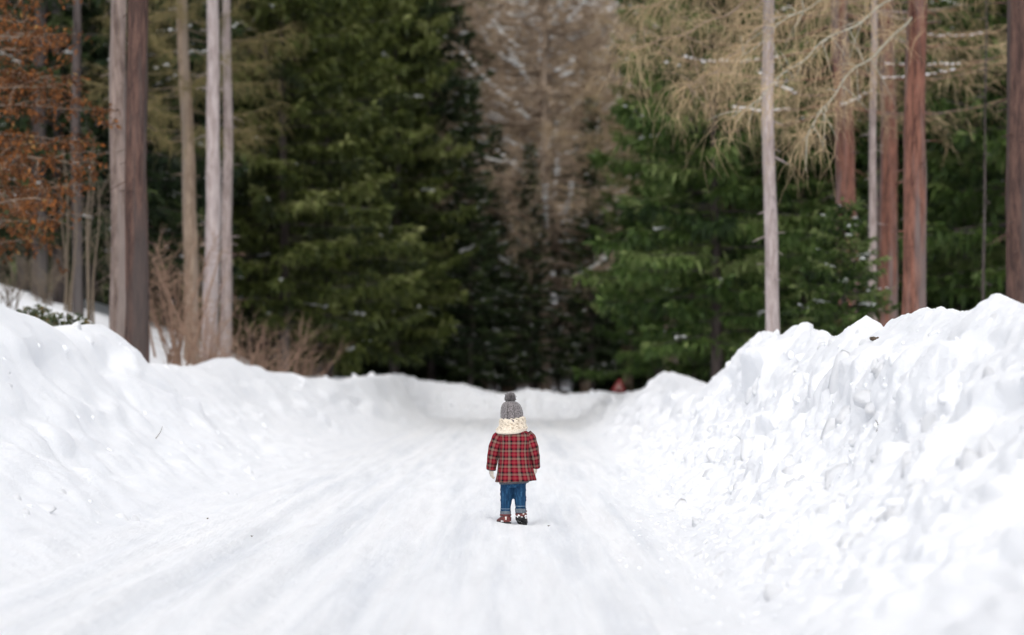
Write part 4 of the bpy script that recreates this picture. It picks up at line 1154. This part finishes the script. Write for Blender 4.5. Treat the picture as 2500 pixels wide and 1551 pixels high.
m2 = MB(); tube(m2, [(-.024, .084, .748), (-.006, .09, .745), (.012, .084, .748)], [.003, .004, .003], 6); obj("mouth", m2.mesh("mouth", [C_['boot']], True), body)

# coat: rings from hem to collar, seam at the front so the plaid runs on across the back
def ring(cx, cy, z, rx, ry, n=64, tilt=0.0, p=2.4, start=PI / 2):
    a = np.linspace(0, 2 * PI, n + 1) + start
    c, s = np.cos(a), np.sin(a)
    x = np.sign(c) * np.abs(c) ** (2 / p) * rx; y = np.sign(s) * np.abs(s) ** (2 / p) * ry
    return np.stack([cx + x, cy + y, z + tilt * x], -1), a
prof = [  # zoom row, left, right, depth radius
    (975, 253, 652, .112), (960, 256, 650, .112), (930, 261, 642, .110), (880, 268, 628, .106), (820, 274, 616, .102), (760, 280, 606, .098), (700, 284, 600, .096), (640, 284, 602, .094),
    (580, 282, 606, .092), (535, 280, 606, .088), (505, 284, 600, .080), (485, 305, 580, .070), (470, 335, 545, .058), (455, 365, 505, .048)]
rings, uvs = [], []
prow = np.array([p[0] for p in prof])
for row in np.linspace(975, 455, 44):
    l = np.interp(row, prow[::-1], [p[1] for p in prof][::-1]); r = np.interp(row, prow[::-1], [p[2] for p in prof][::-1]); d = np.interp(row, prow[::-1], [p[3] for p in prof][::-1])
    hemf = np.clip((row - 600) / 375, 0, 1)
    R_, a = ring(zx((l + r) / 2), 0.004, zz_(row), (r - l) / 2 * KX, d, 72, tilt=0.045 * hemf)
    fold = hemf * (0.006 * np.sin(a * 5 + 0.6) + 0.004 * np.sin(a * 9 + 2.0)) + 0.0025 * np.sin(a * 3 + row * 0.013) * np.sin(row * 0.02)
    dirn = R_ - R_.mean(0); dirn[:, 2] = 0; dirn = dirn / (np.linalg.norm(dirn, axis=1)[:, None] + 1e-9)
    R_ = R_ + dirn * fold[:, None]
    rings.append(R_)
    # arc measured from the middle of the back
    uvs.append(np.stack([(a - PI * 1.5) * 0.133 + 0.071 * 12 + 0.008, np.full(len(a), zz_(row)) + 0.045 * hemf * R_[:, 0] + 0.0626 * 20 - 0.019], -1))
coat = loft(rings, [C_['plaid']], "coat", child, False, False, uvs)
# seam ridge of the back, pale lint line on the right
def sleeve(sd, pts, rads, name="sleeve"):
    P0 = np.array(pts); t = np.linspace(0, 1, len(P0)); s = np.linspace(0, 1, 30)
    # smooth curve through the joints
    P = np.stack([np.interp(s, t, P0[:, k]) for k in range(3)], 1)
    for _ in range(3): P[1:-1] = 0.25 * P[:-2] + 0.5 * P[1:-1] + 0.25 * P[2:]
    R0 = np.interp(s, t, rads)
    T = unit(np.gradient(P, axis=0)); A = unit(np.cross(T, np.array([0, 1.0, 0]))); B = np.cross(T, A)
    a = np.linspace(0, 2 * PI, 33)
    wr = 1 + 0.05 * np.sin(s * 26 + sd)[:, None] * np.cos(a[None] - 1.0) + 0.03 * np.sin(s * 40)[:, None] * np.sin(2 * a)[None]
    V = P[:, None] + (R0[:, None] * wr)[..., None] * (np.cos(a)[None, :, None] * A[:, None] + np.sin(a)[None, :, None] * B[:, None])
    L = np.concatenate([[0], np.cumsum(np.linalg.norm(np.diff(P, axis=0), axis=1))])
    uv = np.stack([np.broadcast_to(a * 0.045 + 0.02, V.shape[:2]), np.broadcast_to((-L + 0.0626 * 12 + 0.03)[:, None], V.shape[:2])], -1)
    sl = loft(V, [C_['plaid']], name, coat, False, False, uv)
    # dark lining turned just inside the cuff
    rr = [V[-1] * 1.0, P[-1] + (V[-1] - P[-1]) * 0.9 + T[-1] * 0.006, P[-2] + (V[-2] - P[-2]) * 0.82]
    loft(np.array([q[:-1] for q in rr]), [C_['grey']], "cuff_lining", sl, False, False)
    return sl, P, T
slL = sleeve(-1, [(zx(318), 0, zz_(505)), (zx(283), -.002, zz_(545)), (zx(246), -.006, zz_(650)), (zx(226), -.004, zz_(750)), (zx(212), .008, zz_(856))], [.034, .046, .046, .040, .035])
slR = sleeve(1, [(zx(560), 0, zz_(502)), (zx(590), -.002, zz_(545)), (zx(620), -.012, zz_(645)), (zx(643), -.012, zz_(735)), (zx(655), .012, zz_(836))], [.034, .046, .044, .037, .030])

# grey layer showing under the hem
rg_ = []
for row, l, r, d in [(998, 296, 575, .082), (985, 293, 590, .088), (960, 288, 610, .094), (900, 290, 590, .09)]:
    R_, a = ring(zx((l + r) / 2), 0.002, zz_(row), (r - l) / 2 * KX, d, 48, 0.05)
    R_ = R_ + 0.003 * np.stack([np.cos(a) * np.sin(a * 6), np.sin(a) * np.sin(a * 6), 0 * a], -1)
    rg_.append(R_[:-1])
loft(np.array(rg_), [C_['grey']], "jumper_hem", child, True, False)

# scarf: chunky cable-knit snood, two soft rolls
n_a, n_p = 144, 40
a = np.linspace(0, 2 * PI, n_a, endpoint=False); tpr = np.linspace(0, 1, n_p)
prof_s = [(0.0, .052, .775), (.08, .078, .771), (.2, .092, .757), (.34, .093, .735), (.46, .091, .717), (.56, .099, .705), (.7, .110, .690), (.84, .111, .672), (.94, .100, .659), (1.0, .072, .658)]
rp = np.interp(tpr, [p[0] for p in prof_s], [p[1] for p in prof_s]); zp = np.interp(tpr, [p[0] for p in prof_s], [p[2] for p in prof_s])
for _ in range(2):
    rp[1:-1] = .25 * rp[:-2] + .5 * rp[1:-1] + .25 * rp[2:]; zp[1:-1] = .25 * zp[:-2] + .5 * zp[1:-1] + .25 * zp[2:]
AA, TT = np.meshgrid(a, tpr)
cab = np.abs(np.sin(AA * 7 + 2.2 * np.sin(TT * 17))) * np.abs(np.cos(TT * 17 + 1.0 * np.sin(AA * 14)))
rib = np.abs(np.sin(AA * 48)) * sstep(0.72, 0.82, TT)
recess_shade = np.clip(1 - cab * 3.2, 0, 1) * (TT < 0.74) * (TT > .1)  # gaps between cables: pushed in, with shade painted into the wool colour
recess_shade = recess_shade * (vnoise(AA * 3.2, TT * 5, 0, 5) > -0.12)
disp = 0.007 * cab * (TT < .76) + 0.002 * rib - 0.004 * recess_shade + 0.004 * vnoise(AA * 1.5, TT * 3, 0, 9)
rr = rp[:, None] + disp
xs_ = rr * np.cos(AA); ys_ = rr * 0.9 * np.sin(AA)
shift = -0.012 * sstep(.5, 1.0, TT)
ringsS = np.stack([xs_ + zx(422) + shift, ys_ + 0.004, zp[:, None] + 0.0 * AA + 0.07 * xs_ * (1 - .3 * TT) - 0.012 * sstep(.5, 1, TT) * (ys_ < 0) * (-ys_ / .09)], -1)
loft(ringsS[::-1], [C_['cream']], "scarf", child, False, False, None, recess_shade[::-1])

# hat
n_a, n_p = 132, 40
a = np.linspace(0, 2 * PI, n_a, endpoint=False); t = np.linspace(0, 1, n_p)
AA, TT = np.meshgrid(a, t)
rh = np.interp(t, [0, .15, .4, .6, .75, .87, .95, 1], [.078, .080, .0785, .073, .063, .047, .030, .008])
zh = np.interp(t, [0, .15, .4, .6, .75, .87, .95, 1], [.735, .758, .805, .838, .860, .876, .885, .889])
for _ in range(2):
    rh[1:-1] = .25 * rh[:-2] + .5 * rh[1:-1] + .25 * rh[2:]
gro = np.abs(np.sin(AA * 5 + 0.35))                          # ten wedges between the grooves
groove = np.clip(1 - gro / 0.17, 0, 1)
cable = np.abs(np.sin(AA * 5 + 0.35 + PI / 2)) * np.abs(np.sin(TT * 26 + 1.6 * np.cos(AA * 10)))
recess_shade = np.clip(groove * 0.95 + 0.5 * np.clip(1 - np.abs(np.sin(TT * 26 + 2.2 * np.cos(AA * 10 + .7))) * 4, 0, 1) * (gro > .45), 0, 1)  # shade painted into the grooves and between the cable stitches
rr = rh[:, None] * (1 - 0.075 * groove) + 0.0035 * cable * (TT < .9)
ringsH = np.stack([rr * np.cos(AA) + zx(418) + (-0.012) * TT ** 2, rr * 1.06 * np.sin(AA) + 0.006, zh[:, None] + 0 * AA], -1)
hat = loft(ringsH, [C_['wool']], "hat", child, False, True, None, recess_shade)
# bobble of yarn ends
mbp = MB(); rg3 = np.random.default_rng(2)
pc = np.array([zx(400), 0.004, zz_(152)])
ellip(mbp, pc, (.03, .03, .03))
d = unit(rg3.standard_normal((900, 3))); d = d[d[:, 2] > -0.75]
for q in d:
    L_ = .0385 * rg3.uniform(.88, 1.08); e2 = unit(np.cross(q, rg3.standard_normal(3))); e3 = np.cross(q, e2); w_ = .0032
    b0 = pc + q * .02; tp = pc + q * L_ + 0.003 * rg3.standard_normal(3)
    V = [b0 + e2 * w_, b0 - e2 * .5 * w_ + e3 * .87 * w_, b0 - e2 * .5 * w_ - e3 * .87 * w_, tp + e2 * w_ * .7, tp - e2 * .35 * w_ + e3 * .6 * w_, tp - e2 * .35 * w_ - e3 * .6 * w_]
    mbp.add(V, [(0, 1, 4, 3), (1, 2, 5, 4), (2, 0, 3, 5)], [(3, 4, 5)], rg3.choice([0, 0, .15, .6], 1, p=[.5, .2, .15, .15]))
obj("bobble", mbp.mesh("bobble", [C_['wool']]), hat)
mb = MB()
for (x, y, s) in [(326, 262, .005), (322, 275, .0045), (327, 292, .003), (324, 250, .003)]:
    ellip(mb, (zx(x) + .002, -0.03, zz_(y)), (s, s, s), ICO1)
tag(obj("snow_flecks", mb.mesh("snow_flecks", [M['bough_snow']], True), hat), kind="stuff")

# gloves with five fingers
def glove(sd, w0, dirv, L=.066):
    mb = MB(); dirv = unit(np.array(dirv)); out = np.array([sd * 0.25, 0.97, 0.0])  # palm width runs front to back
    out = unit(out - dirv * (out @ dirv)); thick = np.cross(dirv, out)
    w0 = np.array(w0)
    P = [w0 - dirv * .02, w0, w0 + dirv * .018, w0 + dirv * .036]
    for k, f in enumerate((-1, -.33, .33, 1)):
        tube(mb, [p + out * f * wd for p, wd in zip(P, (.011, .012, .016, .017))], [.013, .0125, .0125, .0115], 8)
        fl = L * (0.40, .46, .45, .38)[k]
        b = P[-1] + out * f * .018
        curl = thick * sd * -1
        tube(mb, [b, b + dirv * fl * .45 + curl * .003, b + dirv * fl * .8 + curl * .010, b + dirv * fl * .95 + curl * .018], [.009, .0085, .008, .006], 8)
    b = w0 + dirv * .012 + out * .014
    tube(mb, [b, b + dirv * .014 + out * .014, b + dirv * .028 + out * .018 - thick * sd * .006], [.0095, .009, .0075], 8)
    return remesh(mb, 0.0028, [C_['glove']], "glove", child, 1)
glove(-1, Wr[-1] + np.array([.003, 0, .004]), (.06, .03, -1))
glove(1, Wr[1] + np.array([-.002, 0, .006]), (-.10, .05, -1), .06)

# jeans: hips and two legs in one mesh, with wrinkles
mb = MB()
def leg(path, rad, seed):
    P0 = np.array(path); t = np.linspace(0, 1, len(P0)); s = np.linspace(0, 1, 60)
    P = np.stack([np.interp(s, t, P0[:, k]) for k in range(3)], 1); R0 = np.interp(s, t, rad)
    T = unit(np.gradient(P, axis=0)); A = unit(np.cross(T, np.array([0, 1.0, 0]))); B = np.cross(T, A)
    an = np.linspace(0, 2 * PI, 40, endpoint=False)
    wr = np.zeros((60, 40))
    for (c, amp, ph, sl) in [(.30, .075, 0.5, .05), (.42, .11, 2.2, -.07), (.50, .09, 3.8, .06), (.60, .05, 1.0, .05), (.90, .04, 0.3, .03)]:
        wr += amp * np.exp(-((s[:, None] - c - sl * np.cos(an[None] + ph + seed)) / .022) ** 2)
    V = P[:, None] + (R0[:, None] * (1 + wr))[..., None] * (np.cos(an)[None, :, None] * A[:, None] + 1.06 * np.sin(an)[None, :, None] * B[:, None])
    i = np.arange(59)[:, None] * 40; j = np.arange(40)[None]; j2 = (j + 1) % 40
    V2 = np.vstack([V.reshape(-1, 3), P[0], P[-1]])
    Q = np.stack([i + j, i + j2, i + 40 + j2, i + 40 + j], -1).reshape(-1, 4)
    T2 = [(2400, (k + 1) % 40, k) for k in range(40)] + [(2401, 59 * 40 + k, 59 * 40 + (k + 1) % 40) for k in range(40)]
    mb.add(V2, Q, np.array(T2))
    return P, R0
leg([(zx(372), 0, .33), (zx(368), .0, .25), (zx(362), .012, .185), (zx(355), .008, .13), (zx(354), .002, .082)], [.050, .0475, .0415, .0365, .0365], 0.0)
leg([(zx(486), 0, .33), (zx(490), 0, .25), (zx(498), .006, .185), (zx(503), -.004, .13), (zx(503), -.014, .105)], [.050, .0475, .0415, .037, .0375], 1.7)
R_, _a = ring(zx(430), 0, .30, .098, .07, 40); R2_, _a = ring(zx(430), 0, .40, .09, .065, 40); R3_, _a = ring(zx(430), 0, .268, .080, .058, 40)
V = np.vstack([R3_[:-1], R_[:-1], R2_[:-1], [R3_[:-1].mean(0)], [R2_[:-1].mean(0)]])
i = np.arange(2)[:, None] * 40; j = np.arange(40)[None]; j2 = (j + 1) % 40
mb.add(V, np.stack([i + j, i + j2, i + 40 + j2, i + 40 + j], -1).reshape(-1, 4), np.array([(120, (k + 1) % 40, k) for k in range(40)] + [(121, 80 + k, 80 + (k + 1) % 40) for k in range(40)]))
jeans = remesh(mb, 0.005, [C_['denim']], "jeans", child, 2)
for (cx_, cy_, z0_, z1_, rr_, tl) in [(zx(354), .002, zz_(1327), zz_(1268), .0375, .0), (zx(503), -.013, zz_(1284), zz_(1240), .0385, .08)]:
    an = np.linspace(0, 2 * PI, 40, endpoint=False)
    rs = [np.stack([cx_ + r_ * np.cos(an), cy_ + r_ * 1.06 * np.sin(an), z_ + tl * r_ * np.sin(an) + 0.002 * np.sin(an * 3)], -1) for r_, z_ in
          [(rr_ * .8, z0_ + .006), (rr_ * .97, z0_), (rr_ * 1.0, z0_ + .006), (rr_ * 1.03, (z0_ + z1_) / 2), (rr_ * 1.05, z1_ - .004), (rr_ * 1.02, z1_), (rr_ * .92, z1_)]]
    cf = loft(np.array(rs), [C_['cuff']], "turned_cuff", jeans, False, False)
    mb = MB(); q = np.linspace(0, 2 * PI, 33)
    tube(mb, np.stack([cx_ + rr_ * 1.03 * np.cos(q), cy_ + rr_ * 1.09 * np.sin(q), z1_ + .016 + 0 * q], -1), .0013, 5)
    obj("stitching", mb.mesh("stitching", [C_['stitch']], True), cf)

# boots: upper, sole, strap, pale patch and stuck snow
def boot(loc, yaw, pitch, snow_amt):
    e = obj("boot", None, child, loc); e.rotation_euler = (pitch, 0, yaw)      # origin under the toe, foot runs towards +Y
    mb = MB()
    tube(mb, [(0, -.085, .03), (0, -.086, .05), (0, -.086, .07), (0, -.084, .092)], [.0365, .0355, .034, .033], 24)
    rs = []
    for y, w_, h in [(-.128, .024, .05), (-.118, .034, .07), (-.09, .037, .075), (-.06, .037, .066), (-.03, .038, .05), (0, .037, .042), (.022, .028, .034), (.032, .014, .024)]:
        an = np.linspace(0, 2 * PI, 24, endpoint=False)
        rs.append(np.stack([w_ * np.cos(an), y + 0 * an, np.maximum(.012, .012 + (h - .012) * (0.42 + 0.58 * np.sin(an)))], -1))
    rs = np.array(rs); n, s_ = rs.shape[:2]
    i = np.arange(n - 1)[:, None] * s_; j = np.arange(s_)[None]; j2 = (j + 1) % s_
    V = np.vstack([rs.reshape(-1, 3), rs[0].mean(0), rs[-1].mean(0)])
    mb.add(V, np.stack([i + j, i + j2, i + s_ + j2, i + s_ + j], -1).reshape(-1, 4), np.array([(n * s_, (k + 1) % s_, k) for k in range(s_)] + [(n * s_ + 1, (n - 1) * s_ + k, (n - 1) * s_ + (k + 1) % s_) for k in range(s_)]))
    up_ = remesh(mb, 0.0035, [C_['boot']], "upper", e, 2)
    out = [(.022, .033), (.034, .015), (.037, -.02), (.034, -.06), (.037, -.1), (.028, -.125), (.0, -.133), (-.028, -.125), (-.037, -.1), (-.034, -.06), (-.037, -.02), (-.034, .015), (-.022, .033), (0, .04)]
    lay = []
    for z_, k in [(0.0, .93), (.002, .99), (.016, 1.05), (.02, 1.02)]:
        lay.append([(x * k, y * k - .05 * (1 - k), z_) for x, y in out])
    so = loft(np.array(lay)[:, ::-1] if False else np.array(lay), [C_['sole']], "sole", e, True, True, smooth=False)
    tr = MB()
    for yy in np.arange(-.115, .03, .022):
        for sx in (-1, 1):
            V = np.array([(x, y, z) for z in (-.006, .001) for x, y in ((sx * .006, yy), (sx * .03, yy + .004), (sx * .03, yy + .014), (sx * .006, yy + .011))])
            tr.add(V, [(0, 1, 2, 3), (4, 7, 6, 5), (0, 4, 5, 1), (1, 5, 6, 2), (2, 6, 7, 3), (3, 7, 4, 0)])
    obj("tread", tr.mesh("tread", [C_['sole']]), so)
    st = MB()
    q = np.linspace(-.3, PI + .3, 20)
    for zc, hh in ((.068, .006), (.046, .007)):
        P = np.stack([.0385 * np.cos(q), -.086 + .0385 * np.sin(q + PI), zc + 0 * q], -1)
        V = np.vstack([P + (0, 0, hh), P - (0, 0, hh), P * [1.08, 1, 1] - (0, .003, hh * .8), P * [1.08, 1, 1] - (0, .003, -hh * .8)])
        k = len(P); i = np.arange(k - 1)
        st.add(V, np.concatenate([np.stack([i + 3 * k, i + 3 * k + 1, i + 2 * k + 1, i + 2 * k], -1), np.stack([i, i + 1, i + 3 * k + 1, i + 3 * k], -1), np.stack([i + 2 * k, i + 2 * k + 1, i + k + 1, i + k], -1)]))
    obj("strap", st.mesh("strap", [C_['boot']], True), e)
    pt = MB(); xs__ = (-.012, .012) if yaw < 0.3 and yaw > -0.3 else (-.014, .006)
    cxp = .022 if yaw <= 0.2 else -.012
    V = [(cxp + x, -.1275 + .25 * abs(cxp + x) - (z - .05) * .05, z) for z in (.034, .058) for x in (-.005, .005)]
    V2 = [(x, y - .006, z) for x, y, z in V]
    pt.add(np.array(V + V2), [(4, 5, 7, 6), (0, 1, 5, 4), (2, 6, 7, 3), (0, 4, 6, 2), (1, 3, 7, 5)])
    obj("pale_tab", pt.mesh("pale_tab", [C_['patch']]), e)
    sn = MB(); r4 = np.random.default_rng(int(abs(yaw) * 100) + 3)
    for k in range(snow_amt):
        th = r4.uniform(PI * 1.0, PI * 2.0); s_ = r4.uniform(.004, .009)
        ellip(sn, (.036 * math.cos(th), -.095 + .036 * math.sin(th), r4.uniform(.014, .03)), (s_ * 1.3, s_, s_ * .8), ICO1)
    for k in range(snow_amt // 2):
        s_ = r4.uniform(.003, .006); ellip(sn, (r4.uniform(-.028, .028), r4.uniform(-.115, .02), -.003), (s_, s_, .004), ICO1)
    tag(obj("stuck_snow", sn.mesh("stuck_snow", [M['bough_snow']], True), e), kind="stuff")
    return e
boot((zx(354) - .030, .080, .003), math.radians(20), 0.0, 7)
boot((zx(505) + .012, .066, .006), math.radians(-8), math.radians(-17), 14)

# ------------------------------------------------------------------ bits of debris lying in the snow
twig_m = mat_plain("dead_twig", (0.05, 0.04, 0.03), (0.14, 0.1, 0.07), 40)
def find(ix, iy):
    D = np.arange(9.5, 40, 0.03)
    A_, B_, C2 = snow_surface(px(ix, D), D)
    k = int(np.argmax(C2 >= pz(iy, D)))
    return np.array([A_[k], B_[k], C2[k]])
for (ix, iy, L, ang, lab) in [(2131, 1053, .065, 1.75, "thin dark twig stuck upright in the right bank's steep face"), (383, 1072, .13, 1.05, "short bent twig stuck in the left bank's lower slope")]:
    p = find(ix, iy); d = np.array([math.cos(ang), -.15, math.sin(ang)])
    mb = MB(); q = np.linspace(-.3, 1, 6)[:, None]
    tube(mb, d * q * L + np.array([0.012, 0, 0]) * np.sin(q * 3), .0035 * (1 - .5 * q[:, 0].clip(0)), 6)
    tag(obj("twig", mb.mesh("twig", [twig_m], True), None, p), lab, "twig")
for (ix, iy, s, lab) in [(614, 1313, .009, "tiny dark crumb of bark on the road left of the child"), (507, 1267, .008, "tiny dark speck on the snow at the left road edge"), (1339, 1286, .009, "tiny dark crumb on the road just right of the child's feet"),
                         (2152, 833, .028, "small dark leaf clump in the notch on top of the right bank")]:
    p = find(ix, iy)
    V, T = clod_shape(int(ix) % 5, ICO1)
    mb = MB(); mb.add(V * s, None, T)
    for k in range(3):
        mb.add(V * s * .45 + np.array([s * math.cos(k * 2.1), s * math.sin(k * 2.1), s * .2]), None, T)
    tag(obj("bark_crumb" if s < .02 else "leaf_clump", mb.mesh("debris", [twig_m]), None, p + np.array([0, 0, s * .4])), lab, "debris")
